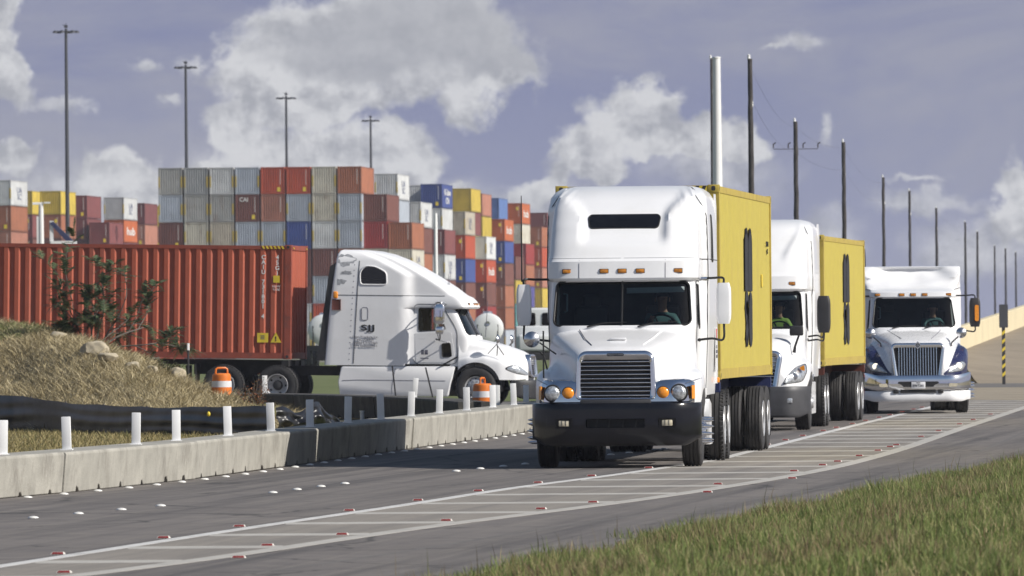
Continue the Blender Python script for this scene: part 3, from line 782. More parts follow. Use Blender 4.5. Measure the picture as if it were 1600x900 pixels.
# ------------------------------------------------------------------ shipping containers
def container_mesh(name, mats, L=12.19, H=2.90, fine=True, dep=.045, sdep=.036, ypost=False):
    """mats: 0 walls, 1 frame, 2 dark; front wall at y = 0, x centred, bottom at z = 0"""
    W = 1.219; mb = MB()
    def wave(a0, a1, pitch, dep):
        n = max(1, round((a1 - a0) / pitch)); p = (a1 - a0) / n; out = []
        for i in range(n):
            b = a0 + i * p; out += [(b, 0), (b + .37 * p, 0), (b + .5 * p, dep), (b + .87 * p, dep)]
        out.append((a1, 0)); return out
    for s in (-1, 1):
        w = wave(.14, L - .14, .278, sdep)
        mb.loft([[(s * (W - .012 - d), y, .15) for y, d in w], [(s * (W - .012 - d), y, H - .10) for y, d in w]], 0, closed=False, caps=False)
        mb.box(s * (W - .07) - .06, s * (W - .07) + .06, .16, L - .16, 0.01, .16, 1); mb.box(s * (W - .045) - .04, s * (W - .045) + .04, .16, L - .16, H - .115, H - .02, 1)
        for y0 in (0, L - .17):
            mb.box(s * (W - .075) - .075, s * (W - .075) + .075, y0 + .004, y0 + .166, .11, H - .11, 1)
            for z0 in (0, H - .118):
                mb.box(s * (W - .083) - .086, s * (W - .083) + .086, y0 - .003, y0 + .175, z0 - .002, z0 + .12, 1, .006)
                if fine:
                    yy = y0 - .0045 if y0 == 0 else y0 + .1765
                    pts = rpoly([(s * (W - .083) - .03, z0 + .03), (s * (W - .083) + .03, z0 + .03), (s * (W - .083) + .03, z0 + .10), (s * (W - .083) - .03, z0 + .10)], .025)
                    mb.prism(pts, 'y', yy, yy + .003, 2)
                    mb.prism(rpoly([(y0 + .05, z0 + .03), (y0 + .12, z0 + .03), (y0 + .12, z0 + .10), (y0 + .05, z0 + .10)], .025), 'x', s * (W + .0045), s * (W + .002), 2)
    for y0 in (.03, L - .03):
        sg = 1 if y0 < 1 else -1
        w = wave(-W + .15, W - .15, .25, dep)
        mb.loft([[(x, y0 + sg * d, .15) for x, d in w], [(x, y0 + sg * d, H - .10) for x, d in w]], 0, closed=False, caps=False)
        mb.box(-W + .16, W - .16, min(y0 - sg * .02, y0 + sg * .10), max(y0 - sg * .02, y0 + sg * .10), .01, .165, 1); mb.box(-W + .16, W - .16, min(y0 - sg * .02, y0 + sg * .08), max(y0 - sg * .02, y0 + sg * .08), H - .13, H - .01, 1)
    if ypost:
        for s in (-1, 1): mb.box(s * (W - .075) - .079, s * (W - .075) + .079, -.004, .17, .7, 1.75, 3)
    w = wave(.16, L - .16, .21, .02)
    mb.loft([[(-W + .05, y, H - .02 - d) for y, d in w], [(W - .05, y, H - .02 - d) for y, d in w]], 0, closed=False, caps=False)
    mb.box(-W + .1, W - .1, .1, L - .1, .12, .15, 2)
    return mb.mesh(name, mats, 25)
def lettering_on(parent, txt, size, mat, loc, face, name='lettering', bold=0.0, xs=1.0, space=1.0, align='CENTER'):
    me = text_mesh(txt, size, mat, .002, bold, align, xs, space)
    rot = {'left': (R(90), 0, R(90)), 'right': (R(90), 0, R(-90)), 'front': (R(90), 0, 0)}[face]     # left = +x face, front = -y face
    return obj(name, me, parent, loc, rot)

def trailer_chassis(label, loc, rotz, mat, L=12.19, pitch=0.0, cat='container chassis'):
    """skeletal chassis under a container; origin on the ground below the container front, deck at z = 1.17"""
    t = thing('container_chassis', label, cat, loc, (pitch, 0, rotz), 'skeletal container chassis')
    mb = MB()
    for s in (-1, 1):
        mb.box(s * .46 - .06, s * .46 + .06, .0, 3.2, 1.02, 1.155); mb.box(s * .46 - .06, s * .46 + .06, 3.2, L, .72, 1.155)
    for y in np.linspace(.2, L - .2, 11): mb.box(-.46, .46, float(y) - .05, float(y) + .05, .98, 1.10)
    for y in (.05, L - .2): mb.box(-1.2, 1.2, y, y + .18, 1.0, 1.16)
    mb.box(-1.18, 1.18, L - .02, L + .08, .55, .66)
    for s in (-1, 1): mb.box(s * .6 - .05, s * .6 + .05, L - .05, L + .05, .6, 1.05)
    mb.build('frame', mat, t)
    for s in (-1, 1):
        mb = MB(); mb.box(s * .95 - .05, s * .95 + .05, 2.95, 3.07, .35, 1.0); mb.box(s * .95 - .1, s * .95 + .1, 2.9, 3.12, .31, .35); mb.tube([(s * .95, 3.0, .45), (s * .5, 3.0, .98)], .03, 6); mb.build('landing_gear', M['chassis'], t)
    mb = MB()
    for y in (L - 2.55, L - 1.3):
        mb.cyl((-.9, y, .515), (.9, y, .515), .07)
        for s in (-1, 1): mb.box(s * .5 - .05, s * .5 + .05, y - .5, y + .5, .62, .71)
    mb.build('axle_set', M['chassis'], t)
    for s in (-1, 1):
        mb = MB(); mb.box(s * .95 - .27, s * .95 + .27, L - .62, L - .61, .22, 1.0); mb.build('mud_flap', M['blackm'], t)
    for y in (L - 2.55, L - 1.3): dual(t, y, .515, T_TRAIL)
    return t
# ------------------------------------------------------------------ first truck: tractor, chassis, yellow container
rz1 = -math.atan(.072)
t1, cab1, hd1 = tractor(P1, 'white truck with round headlights, black bumper and louvred chrome grille, nearest to the camera', (1.446, 120.5, 0), rz1)
bp1 = bumper(P1, t1, M['black'])
cs = []
for x in (-.73, .73):
    q = MB(); q.box(x - .125, x + .125, -.2, .13, .565, .71); cs.append(q.build('cutter', M['black']))
q = MB(); q.box(-.42, .42, -.2, .12, .575, .70, 0, .02); cs.append(q.build('cutter', M['black']))
cut(bp1, cs, 40); bp1.data.materials.clear(); bp1.data.materials.append(M['black'])
for x in (-.73, .73):
    mb = MB(); mb.box(x - .075, x + .075, .035, .10, .595, .68, 0, .012)
    for k in (-1, 1):
        mb.box(x + k * .028 - .003, x + k * .028 + .003, .03, .05, .597, .678, 1)
    mb.build('fog_light', [M['fog'], M['seal']], bp1)
mb = MB(); mb.box(-.41, .41, .10, .14, .58, .695)
for x in (-.28, -.1, .1, .28): mb.tube([(x, .05, .58), (x + .02, .06, .69)], .008, 6)
mb.build('bumper_opening', M['mesh'], bp1)
mb = MB(); mb.box(-.50, .50, .10, .3, .90, .968, 0, .01); mb.build('bumper_step', M['greyp'], t1)
bezel_lamps(t1)
# fairing window and side windows of the sleeper
poly = rrect(.50, .515, 3.42, 3.615, .055, 5)
front_patch(P1['cab'], poly, .010, M['black'], 'fairing_window', t1)
strip_on([(x, P1['cab'].yfront(x, z) - .002, z) for x, z in poly], .012, M['seal'], 'window_seal', t1)
C1 = P1['cab']
for s in (-1, 1):
    pl = rpoly([(4.05, 2.98), (4.42, 2.93), (4.42, 3.35), (4.36, 3.62), (4.20, 3.62)], .08)
    mb = MB(); mb.loft([[(s * (C1.side(y, z) - .01), y, z) for y, z in pl], [(s * (C1.side(y, z) + .006), y, z) for y, z in pl]]); mb.build('sleeper_window', M['darkglass'], t1)
    strip_on([(s * (C1.side(y, z) + .004), y, z) for y, z in pl], .013, M['seal'], 'window_seal', t1)
    strip_on([(s * (C1.side(3.35, z) + .001), 3.35, z) for z in np.linspace(1.1, 3.9, 20)], .006, M['seal'], 'panel_seam', t1, False)
    strip_on([(s * (C1.side(y, 2.97) + .001), y, 2.97) for y in np.linspace(2.6, 5.85, 14)], .006, M['seal'], 'panel_seam', t1, False)
    mb = MB(); q = [(5.85, 1.15), (6.12, 1.15), (6.12, 3.75), (5.85, 3.95)]; mb.prism(q, 'x', s * 1.135, s * 1.165); mb.build('side_extender', M['white'], t1)
    mb = MB(); mb.prism(rpoly([(1.95, .34), (2.62, .34), (2.62, .88), (2.0, .96)], .05), 'x', s * 1.02, s * 1.235); mb.box(s * 1.08 - .16, s * 1.08 + .16, 2.05, 2.75, .30, .345, 0, .01)
    mb.build('step_panel', M['white'], t1)
    mb = MB(); mb.prism([(1.95, .9), (3.6, .98), (3.6, 1.15), (1.95, 1.15)], 'x', s * 1.03, s * 1.12); mb.build('sill_panel', M['white'], t1)
    mirror(t1, s, 1.44, 2.30, 2.03, 2.62, .215, .12, M['white'], 1.05, 2.40, ((2.60, 2.69), (2.06, 1.80)))
    mb = MB(); pv = Vector((s * 1.19, 1.0, 1.60)); mb.tube([(s * 1.02, .95, 1.40), (s * 1.06, .92, 1.58), (s * 1.12, .90, 1.66)], .012, 6); mb.tube([(s * .92, 1.3, 1.62), (s * 1.12, .92, 1.78)], .012, 6)
    fm = mb.build('fender_mirror_stand', M['seal'], t1) if s < 0 else None
    if fm:
        mb = MB(); mb.lathe([(0, .115), (-.03, .11), (-.07, .07), (-.085, .0001)], (-1.24, .98, 1.83), 'y', 24); mb.lathe([(0, .115), (.006, .10), (.012, .0001)], (-1.24, .98, 1.83), 'y', 24, 1); mb.build('convex_mirror', [M['steel'], M['chrome']], fm)
        mb = MB(); mb.tube([(-1.05, .62, 1.28), (-1.05, .63, 1.95)], .012, 6); mb.build('marker_rod', M['seal'], t1)
# hood details
mb = MB(); mb.box(-.115, .115, .83, .90, 1.815, 1.845, 0, .008); mb.build('hood_vent', M['white'], t1)
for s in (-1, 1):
    strip_on([(s * .36, .62, 1.740), (s * .48, 1.0, 1.833), (s * .60, 1.66, 1.960)], .006, M['inkgrey'] if s < 0 else M['white2'], 'hood_crease', t1, False)  # crease shading put into the colour: grey strip left, white strip right
mb = MB(); mb.prism(rrect(.12, .12, 1.585, 1.625, .018), 'y', .135, .15); bd = mb.build('badge', M['seal'], t1)
o = lettering_on(bd, 'FREIGHTLINER', .034, M['steel'], (0, .133, 1.605), 'front')
for s in (-1, 1):
    strip_on([(s * 1.0, .30, 1.20 + .0), (s * 1.12, .60, 1.245), (s * 1.178, 1.0, 1.26)], .004, M['inkgrey'], 'panel_seam', t1, False)
    strip_on([(x, C1.yfront(x, 2.985) + .002, 2.985) for x in np.linspace(s * .02, s * 1.06, 24)], .0045, M['inkgrey'], 'panel_seam', t1, False)
    strip_on([(s * .62, C1.yfront(.62, z, 0, False) - .002, z) for z in np.linspace(2.70, 2.96, 6)], .0035, M['inkgrey'], 'panel_seam', t1, False)
    strip_on([(s * (C1.side(y, z) + .004), y, z) for y, z in rpoly([(2.18, 1.08), (3.14, 1.08), (3.14, 2.66), (2.50, 2.66), (2.18, 2.0)], .10, 5)], .005, M['seal'], 'door_seam', t1)
# exhaust, horn clamp, aerial
mb = MB(); mb.tube([(-1.47, 2.33, 2.66), (-1.47, 2.36, 3.9)], [.011, .006], 6); mb.build('aerial', M['seal'], t1)
mb = MB(); mb.box(1.07, 1.20, 2.36, 2.48, 2.655, 2.705, 0, .01); mb.build('mirror_bracket', M['chrome'], t1)
# side notices on the sleeper (driver's side)
mb = MB(); mb.box(1.176, 1.181, 5.15, 5.75, 1.35, 1.98); nt_ = mb.build('notice_panel', M['white2'], t1)
lettering_on(nt_, 'RT', .17, M['redtxt'], (1.1835, 5.45, 1.88), 'left', bold=.012)
lettering_on(nt_, 'USDOT\nGVW 80,000\nLONGVIEW', .07, M['inkgrey'], (1.1835, 5.45, 1.62), 'left')
mb = MB(); mb.box(1.15, 1.20, 5.86, 5.96, 1.16, 1.24, 0, .015); mb.build('side_marker', M['amber'], t1)

rzc = -math.atan(.094)
CX1 = (1.88, 126.95)
ch1 = trailer_chassis('blue skeletal chassis under the nearest yellow container', (CX1[0], CX1[1], 0), rzc, M['bluef'])
cm = container_mesh('shipping_container', [M['yellow'], M['yellowf'], M['blackm']], sdep=.028)
k1 = obj('shipping_container', cm, None, (CX1[0], CX1[1], 1.20), (0, 0, rzc))
tag(k1, 'tall yellow container with black lettering behind the nearest white cab', 'container', 'yellow shipping containers')
def msc_logo(parent, y0, H, sc=1.0):
    mb = MB(); x = 1.2215
    # two-storey word mark: long m over a short s and c
    def bar(pts, r): 
        pts = [(y0 + a * sc, H + b * sc) for a, b in pts]
        L = []; Rr = []
        for i, p in enumerate(pts):
            a = Vector(pts[max(0, i - 1)]); b = Vector(pts[min(len(pts) - 1, i + 1)]); d = (b - a).normalized(); n = Vector((-d.y, d.x)) * r * sc
            L.append(Vector(p) + n); Rr.append(Vector(p) - n)
        mb.loft([[(x, q.x, q.y) for q in L], [(x, q.x, q.y) for q in Rr], [(x - .003, q.x, q.y) for q in Rr], [(x - .003, q.x, q.y) for q in L]], 0, True, True)
    arch = lambda a, b, top: [(a, -.02), (a, top - .25)] + [((a + b) / 2 - (b - a) / 2 * math.cos(q), top - .25 + .25 * math.sin(q)) for q in np.linspace(.2, math.pi - .2, 9)] + [(b, top - .25), (b, -.02)]
    bar(arch(-.84, -.03, .92), .05); bar(arch(.03, .84, .92), .05)
    S = [(-.10, -.20), (-.30, -.10), (-.62, -.12), (-.76, -.28), (-.62, -.44), (-.28, -.48), (-.14, -.64), (-.30, -.80), (-.62, -.80), (-.80, -.70)]
    Cc = [(.80, -.22), (.62, -.12), (.34, -.12), (.16, -.30), (.14, -.60), (.34, -.80), (.62, -.80), (.80, -.70)]
    bar([tuple(p) for p in crom(S, 5)], .075); bar([tuple(p) for p in crom(Cc, 5)], .075)
    return mb.build('word_mark', M['ink'], parent)
msc_logo(k1, 6.5, 1.36)
mb = MB()
def hazard(mb, x0, x1, z0, z1, y, n):
    mb.box(x0, x1, y - .004, y, z0, z1, 0)
    w = (x1 - x0) / n
    for i in range(n):
        a = x0 + i * w; mb.prism([(a, z0), (a + w * .5, z0), (a + w * .95, z1), (a + w * .45, z1)], 'y', y - .007, y - .0045, 1)
for a, b in ((-1.0, -.40), (.62, 1.04)):
    mb = MB(); hazard(mb, a, b, 2.78, 2.885, .005, 4); mb.build('hazard_stripes', [M['hazy'], M['blackm']], k1)
mb = MB(); mb.box(1.2195, 1.223, 9.6, 9.9, 1.42, 1.62); mb.build('data_placard', M['hazy'], k1)
lettering_on(k1, 'MSCU 733 4\n45G1', .12, M['ink'], (1.2225, 11.1, 2.05), 'left')
d1 = driver('dark haired driver at the wheel of the nearest white truck', Vector((0, 0, 0)), 0, M['shirt'], .08)
d1.matrix_world = Matrix.Translation((1.446, 120.5, 0)) @ Matrix.Rotation(rz1, 4, 'Z') @ Matrix.Translation((.52, 3.0, 1.655))

# ------------------------------------------------------------------ second truck
HOOD2 = [[.30, 1.50, .62, 1.08, .80, .82], [.5, 1.62, .68, 1.17, 1.02, .80], [.9, 1.76, .78, 1.30, 1.17, .80], [1.3, 1.83, .88, 1.36, 1.20, .80], [1.75, 1.89, .99, 1.35, 1.19, .78], [2.02, 1.91, 1.02, 1.28, 1.12, .78]]
L2 = levels1(1.9)
P2 = dict(P1); P2.update(cab=Cab([[z, a, b, c, d, e] for z, a, b, c, d, e in L2], recess=lambda x, z: 0.06 * sst(z, 3.15, 3.4) * (1 - sst(abs(x), .55 + .3 * sst(z, 3.2, 4.0), .68 + .3 * sst(z, 3.2, 4.0)))), ws=(1.93, 2.645, 1.0, .96), split=False, spikes=False, marker_z=2.80,
    dwin=[(2.44, 1.98), (3.0, 1.88), (3.05, 2.6), (2.56, 2.6)], door=[(2.22, 1.12), (3.10, 1.12), (3.10, 1.85), (2.30, 1.90)], hood=HOOD2,
    grille=dict(w0=.60, w1=.68, z0=.78, z1=1.52, i0=.50, i1=.58, iz0=.86, iz1=1.42, y=.13, n=8, d=.3, r=.16, lean=.12), bumper=dict(w=1.21, y=.0, sweep=.42, z0=.25, z1=.84, rise=.08))
X2, Y2 = 4.42, 161.7; rz2 = -math.atan(.078)
t2, cab2, hd2 = tractor(P2, 'white truck with dark grey bumper and large swept headlights, second in the queue', (X2, Y2, 0), rz2)
bp2 = bumper(P2, t2, M['greyp'])
mb = MB(); mb.box(-.45, .45, -.006, .02, .42, .58, 0, .006); mb.build('bumper_opening', M['mesh'], bp2)
for s in (-1, 1):
    mb = MB(); mb.box(s * .78 - .10, s * .78 + .10, .035, .10, .52, .62, 0, .02); mb.build('fog_light', M['lens'], bp2)
for s, o in lens_patch(P2, [(.70, .88), (1.05, .93), (1.13, 1.12), (1.10, 1.27), (.92, 1.20), (.76, 1.02)], t2, on_hood(hd2, lambda x: .26 + .95 * max(0, x - .72))):
    mb = MB(); mb.lathe([(.0, .07), (-.02, .06), (-.025, .0001)], (s * .90, .385, 1.02), 'y', 20); mb.build('lamp_bowl', M['steel'], o)
    mb = MB(); mb.prism(rpoly([(s * 1.02, 1.15), (s * 1.10, 1.13), (s * 1.09, 1.24), (s * 1.0, 1.2)], .02), 'y', .50, .56); mb.build('indicator_light', M['amber'], o)
for s in (-1, 1):
    mirror(t2, s, 1.40, 2.2, 1.85, 2.56, .26, .16, M['blackm'], 1.08, 2.5, ((2.2, 1.78), (1.95, 1.70)))
    mb = MB(); mb.box(s * .93 - .13, s * .93 + .13, .85, .97, 1.80, 1.99, 0, .03); mb.tube([(s * .88, .95, 1.48), (s * .90, .93, 1.60), (s * .98, .91, 1.82)], [.035, .022, .02], 8); mb.build('hood_mirror', M['blackm'], t2, 50)
    mb = MB(); mb.prism(rpoly([(1.95, .30), (3.9, .30), (3.9, .9), (2.0, .92)], .06), 'x', s * 1.05, s * 1.16); mb.build('side_skirt', M['white'], t2)
    mb = MB(); mb.prism([(5.85, 1.15), (6.25, 1.15), (6.25, 3.85), (5.85, 3.98)], 'x', s * 1.12, s * 1.16); mb.build('side_extender', M['white'], t2)
    strip_on([(s * (P2['cab'].side(3.3, z) + .001), 3.3, z) for z in np.linspace(1.1, 3.9, 20)], .007, M['seal'], 'panel_seam', t2, False)
    mb = MB(); mb.box(s * 1.08 - .10, s * 1.08 + .10, 2.3, 2.62, .93, 1.06, 0, .015); mb.build('battery_box', M['steel'], t2)
    sl_ = [(2.40, 1.60), (2.44, 1.68)]
CX2 = (X2 + .078 * 6.5 + .01, 168.15); rzc2 = -math.atan(.108)
ch2 = trailer_chassis('red brown skeletal chassis under the second yellow container', (CX2[0], CX2[1], 0), rzc2, M['rustf'])
cm2 = container_mesh('shipping_container', [M['yellow'], M['yellowf'], M['blackm']], H=2.59, sdep=.022)
k2 = obj('shipping_container', cm2, None, (CX2[0], CX2[1], 1.185), (0, 0, rzc2))
tag(k2, 'yellow container with black lettering carried by the second truck in the queue', 'container', 'yellow shipping containers')
msc_logo(k2, 6.5, 1.30)
d2 = driver('driver in a bright green vest at the wheel of the second truck', Vector((0, 0, 0)), 0, M['shirt2'], 0)
d2.matrix_world = Matrix.Translation((X2, Y2, 0)) @ Matrix.Rotation(rz2, 4, 'Z') @ Matrix.Translation((.50, 2.98, 1.60))

# ------------------------------------------------------------------ third truck: low roof, tall barred grille, navy wings
L3 = [[1.0, 1.75, 2.10, .98, 1.10, 5.4], [1.8, 1.75, 2.10, 1.0, 1.14, 5.4], [1.9, 1.78, 2.12, 1.0, 1.15, 5.4], [2.60, 2.14, 2.42, .94, 1.15, 5.4], [2.62, 2.10, 2.42, .97, 1.15, 5.4], [2.72, 2.12, 2.45, .97, 1.15, 5.4],
      [2.78, 2.28, 2.6, .95, 1.14, 5.4], [2.83, 2.95, 3.15, 1.03, 1.14, 5.4], [2.95, 3.05, 3.25, 1.09, 1.14, 5.4], [3.12, 3.22, 3.40, 1.13, 1.14, 5.4], [3.24, 3.32, 3.48, 1.135, 1.14, 5.4], [3.30, 3.38, 3.5, 1.13, 1.13, 5.4], [3.315, 3.46, 3.6, 1.09, 1.09, 5.36]]
def rec3(x, z):
    if z < 2.83: return 0.0
    k = sst(z, 2.83, 3.0) * (1 - sst(z, 3.27, 3.31)); ax = abs(x)
    return k * (.22 * (1 - sst(ax, .2, 1.0)) + .05 * math.sin(7 * x + 5 * z) * sst(3.28 - z, 0, .1) - .07 * math.exp(-((z - 2.95 - .22 * (x - .2) ** 2) / .05) ** 2))
HOOD3 = [[.30, 1.56, .57, 1.02, .72, .86], [.5, 1.63, .62, 1.18, .98, .84], [.9, 1.73, .70, 1.40, 1.14, .82], [1.3, 1.81, .80, 1.50, 1.18, .80], [1.75, 1.88, .90, 1.52, 1.18, .78], [2.02, 1.90, .95, 1.44, 1.10, .78]]
P3 = dict(P1); P3.update(cab=Cab(L3, recess=rec3, p=3.8), ws=(1.93, 2.585, .925, .86), wsdeep=2.5, split=False, spikes=True, marker_z=2.665, visor=False,
    dwin=[(2.44, 1.98), (3.0, 1.88), (3.05, 2.55), (2.58, 2.55)], door=[(2.22, 1.12), (3.10, 1.12), (3.10, 1.85), (2.30, 1.90)], hood=HOOD3, drive=(6.2, 7.5), rear=8.4,
    grille=dict(w0=.53, w1=.60, z0=.75, z1=1.58, i0=.45, i1=.53, iz0=.83, iz1=1.48, y=.10, n=15, d=.3, r=.12, lean=.10), vgrille=True,
    bumper=dict(w=1.20, y=.0, sweep=.45, z0=.52, z1=.86, rise=.04, drop=-.06))
X3, Y3 = 9.06, 190.5; rz3 = 0.0
t3, cab3, hd3 = tractor(P3, 'white truck with navy wings, chrome bumper and barred grille, last in the queue', (X3, Y3, 0), rz3)
def two_tone():
    m = pm('white_and_navy_paint', (.78, .78, .79), .28, var=.012, coat=.5); nt = m.node_tree; N = nt.nodes; L = nt.links; b = N['Principled BSDF']
    tc = N.new('ShaderNodeTexCoord'); sp = N.new('ShaderNodeSeparateXYZ'); L.new(tc.outputs['Object'], sp.inputs[0])
    def mt(op, a, c=None):
        q = N.new('ShaderNodeMath'); q.operation = op
        for i, v in enumerate((a, c)):
            if v is None: continue
            if isinstance(v, (int, float)): q.inputs[i].default_value = v
            else: L.new(v, q.inputs[i])
        return q.outputs[0]
    ax = mt('ABSOLUTE', sp.outputs[0]); r = N.new('ShaderNodeMapRange'); r.interpolation_type = 'SMOOTHSTEP'; L.new(ax, r.inputs[0])
    r.inputs[1].default_value = .56; r.inputs[2].default_value = 1.05; r.inputs[3].default_value = .90; r.inputs[4].default_value = 1.60
    k = mt('MULTIPLY', mt('MULTIPLY', mt('LESS_THAN', sp.outputs[2], r.outputs[0]), mt('GREATER_THAN', ax, .58)), mt('LESS_THAN', sp.outputs[1], 1.75))
    old = b.inputs['Base Color'].links[0].from_socket; x = N.new('ShaderNodeMix'); x.data_type = 'RGBA'; L.new(k, x.inputs[0]); L.new(old, x.inputs[6]); x.inputs[7].default_value = (.018, .022, .075, 1); L.new(x.outputs[2], b.inputs['Base Color']); return m
hd3.data.materials.clear(); hd3.data.materials.append(two_tone())
bp3 = bumper(P3, t3, M['chrome'])
P3b = dict(bumper=dict(w=1.19, y=.02, sweep=.45, z0=.27, z1=.515, rise=.05)); bumper(P3b, t3, M['white2'], 'lower_valance')
mb = MB(); mb.prism(rrect(.36, .46, .60, .72, .04), 'y', -.012, .02)
mb.box(-.4, .4, .008, .04, .47, .52)
for s in (-1, 1): mb.box(s * .5 - .06, s * .5 + .06, .01, .04, .46, .52, 0, .008)
mb.build('bumper_opening', M['mesh'], bp3)
mb = MB(); mb.box(-.155, .155, -.03, -.012, .56, .71, 0, .004); pl = mb.build('number_plate', M['plate'], bp3)
lettering_on(pl, 'EW7241', .085, M['ink'], (0, -.0335, .625), 'front', xs=.85); lettering_on(pl, 'TEXAS', .032, M['ink'], (0, -.0335, .69), 'front')
for s in (-1, 1):
    mb = MB(); mb.prism(rpoly([(s * .68, .60), (s * .86, .60), (s * .88, .67), (s * .70, .68)], .02), 'y', .0, .1); mb.build('fog_light', M['fog'], bp3)
for s, o in lens_patch(P3, [(.66, .90), (1.02, .95), (1.12, 1.10), (1.02, 1.17), (.86, 1.10), (.74, 1.0)], t3, on_hood(hd3, lambda x: .27 + .90 * max(0, x - .68))):
    mb = MB(); mb.lathe([(.0, .075), (-.03, .06), (-.04, .0001)], (s * .93, .47, 1.06), 'y', 20); mb.build('lit_lamp', M['lensw'], o)
mb = MB(); mb.prism([(0, 1.44), (.085, 1.53), (0, 1.62), (-.085, 1.53)], 'y', .15, .19); em = mb.build('emblem', M['chrome'], t3)
mb = MB(); mb.prism([(0, 1.47), (.055, 1.53), (0, 1.59), (-.055, 1.53)], 'y', .146, .1495); mb.build('emblem_field', M['seal'], em)
mb = MB(); mb.box(-.006, .006, .14, .1455, 1.485, 1.575); mb.box(-.035, .035, .14, .1455, 1.524, 1.536); mb.build('emblem_mark', M['chrome'], em)
for s in (-1, 1):
    mo = mirror(t3, s, 1.40, 2.3, 1.93, 2.58, .25, .15, M['blackm'], .98, 2.42, ((2.5, 2.64), (2.0, 1.82)))
    mb = MB(); mb.prism(rrect(.04, .04, 2.05, 2.42, .03), 'y', 2.215, 2.23)
    mb.M = Matrix.Translation((s * 1.46, 0, 0)); 
    mb2 = MB(); mb2.prism([(s * 1.44 + x, z) for x, z in rrect(.045, .045, 2.06, 2.42, .03)], 'y', 2.212, 2.232); mb2.build('indicator_light', M['amber'], mo)
    mb = MB(); mb.lathe([(0, .12), (-.03, .115), (-.075, .07), (-.09, .0001)], (s * 1.02, .98, 1.80), 'y', 24); mb.tube([(s * .78, .95, 1.50), (s * .80, .93, 1.58), (s * 1.0, .98, 1.76)], .016, 6, 1); mb.build('fender_mirror', [M['steel'], M['seal']], t3)
    mb = MB(); mb.prism(rpoly([(1.95, .30), (3.9, .30), (3.9, .9), (2.0, .92)], .06), 'x', s * 1.02, s * 1.13); mb.build('side_skirt', M['navy'], t3)
    strip_on([(s * .34, .7, 1.66 + .02), (s * .50, 1.3, 1.79), (s * .62, 1.9, 1.885)], .006, M['inkgrey'], 'hood_crease', t3, False)
mb = MB(); mb.tube([(-1.0, 5.75, .8), (-1.0, 5.75, 3.45), (-1.0, 5.78, 3.60), (-1.0, 5.9, 3.72)], [.09, .09, .088, .085], 14); mb.build('exhaust_stack', M['chassis'], t3)
d3 = driver('driver in a dark shirt inside the cab of the last truck in the queue', Vector((0, 0, 0)), 0, M['shirt'], 0)
d3.matrix_world = Matrix.Translation((X3, Y3, 0)) @ Matrix.Rotation(rz3, 4, 'Z') @ Matrix.Translation((.48, 2.98, 1.60))

# ------------------------------------------------------------------ turning truck on the left: tractor, chassis, red container
L4 = [[1.05, 1.60, 2.0, 1.02, 1.15, 5.420], [1.75, 1.60, 2.0, 1.04, 1.17, 5.360], [1.82, 1.62, 2.02, 1.045, 1.17, 5.355], [2.50, 1.98, 2.32, 1.02, 1.18, 5.290],
      [2.515, 1.72, 2.14, 1.06, 1.18, 5.290], [2.56, 1.68, 2.10, 1.08, 1.18, 5.285], [2.70, 1.76, 2.16, 1.08, 1.18, 5.270], [2.80, 1.86, 2.24, 1.06, 1.18, 5.260], [2.86, 2.0, 2.4, 1.05, 1.18, 5.250],
      [3.05, 2.26, 2.62, 1.05, 1.18, 5.230], [3.3, 2.66, 3.0, 1.05, 1.17, 5.200], [3.55, 3.10, 3.45, 1.03, 1.16, 5.170], [3.75, 3.50, 3.85, 1.00, 1.12, 5.140], [3.88, 3.85, 4.2, .95, 1.06, 5.110], [3.96, 4.20, 4.5, .88, .97, 5.060], [3.985, 4.5, 4.7, .80, .86, 5.000]]
HOOD4 = [[.32, 1.36, .50, .98, .72, .74], [.5, 1.46, .58, 1.12, 1.0, .72], [.9, 1.60, .70, 1.26, 1.16, .72], [1.3, 1.69, .82, 1.34, 1.20, .74], [1.75, 1.78, .95, 1.30, 1.19, .76], [1.98, 1.80, 1.01, 1.22, 1.14, .76]]
P4 = dict(P1); P4.update(paint=M['white2'], cab=Cab(L4, recess=None), ws=(1.85, 2.485, .97, .93), wsdeep=2.42, split=True, spikes=False, marker_z=2.63, visor=False, clearwin=True,
    dwin=[(2.32, 1.98), (3.02, 1.93), (3.02, 2.52), (2.52, 2.52)], door=[(2.06, 1.14), (3.08, 1.14), (3.12, 1.88), (2.18, 1.92)], doorseam=[(2.02, 1.10), (3.14, 1.10), (3.14, 2.62), (2.44, 2.62), (2.02, 1.95)],
    axle=1.52, drive=(6.62, 8.0), rear=8.9, hood=HOOD4, arch=.64, pitch=R(0.0),
    grille=dict(w0=.50, w1=.50, z0=.78, z1=1.37, i0=.40, i1=.42, iz0=.84, iz1=1.28, y=.16, n=9, d=.3, r=.16, lean=.12), bumper=dict(w=1.19, y=.0, sweep=.42, z0=.24, z1=.72, rise=.06))
X4, Y4, rz4 = .73, 217.0, R(81.5)
t4, cab4, hd4 = tractor(P4, 'white sleeper truck seen from its side, SJJ on its flank, pulling a red container', (X4, Y4, 0), rz4)
t4.rotation_euler = (Matrix.Rotation(R(1.1), 4, 'Y') @ Matrix.Rotation(rz4, 4, 'Z')).to_euler()
t4.location = (X4, Y4, -.06)
bumper(P4, t4, M['blackm'])
for s, o in lens_patch(P4, [(.62, .84), (1.0, .88), (1.12, 1.0), (1.02, 1.10), (.80, 1.05), (.66, .95)], t4, on_hood(hd4, lambda x: .28 + .95 * max(0, x - .66))):
    pass
C4 = P4['cab']
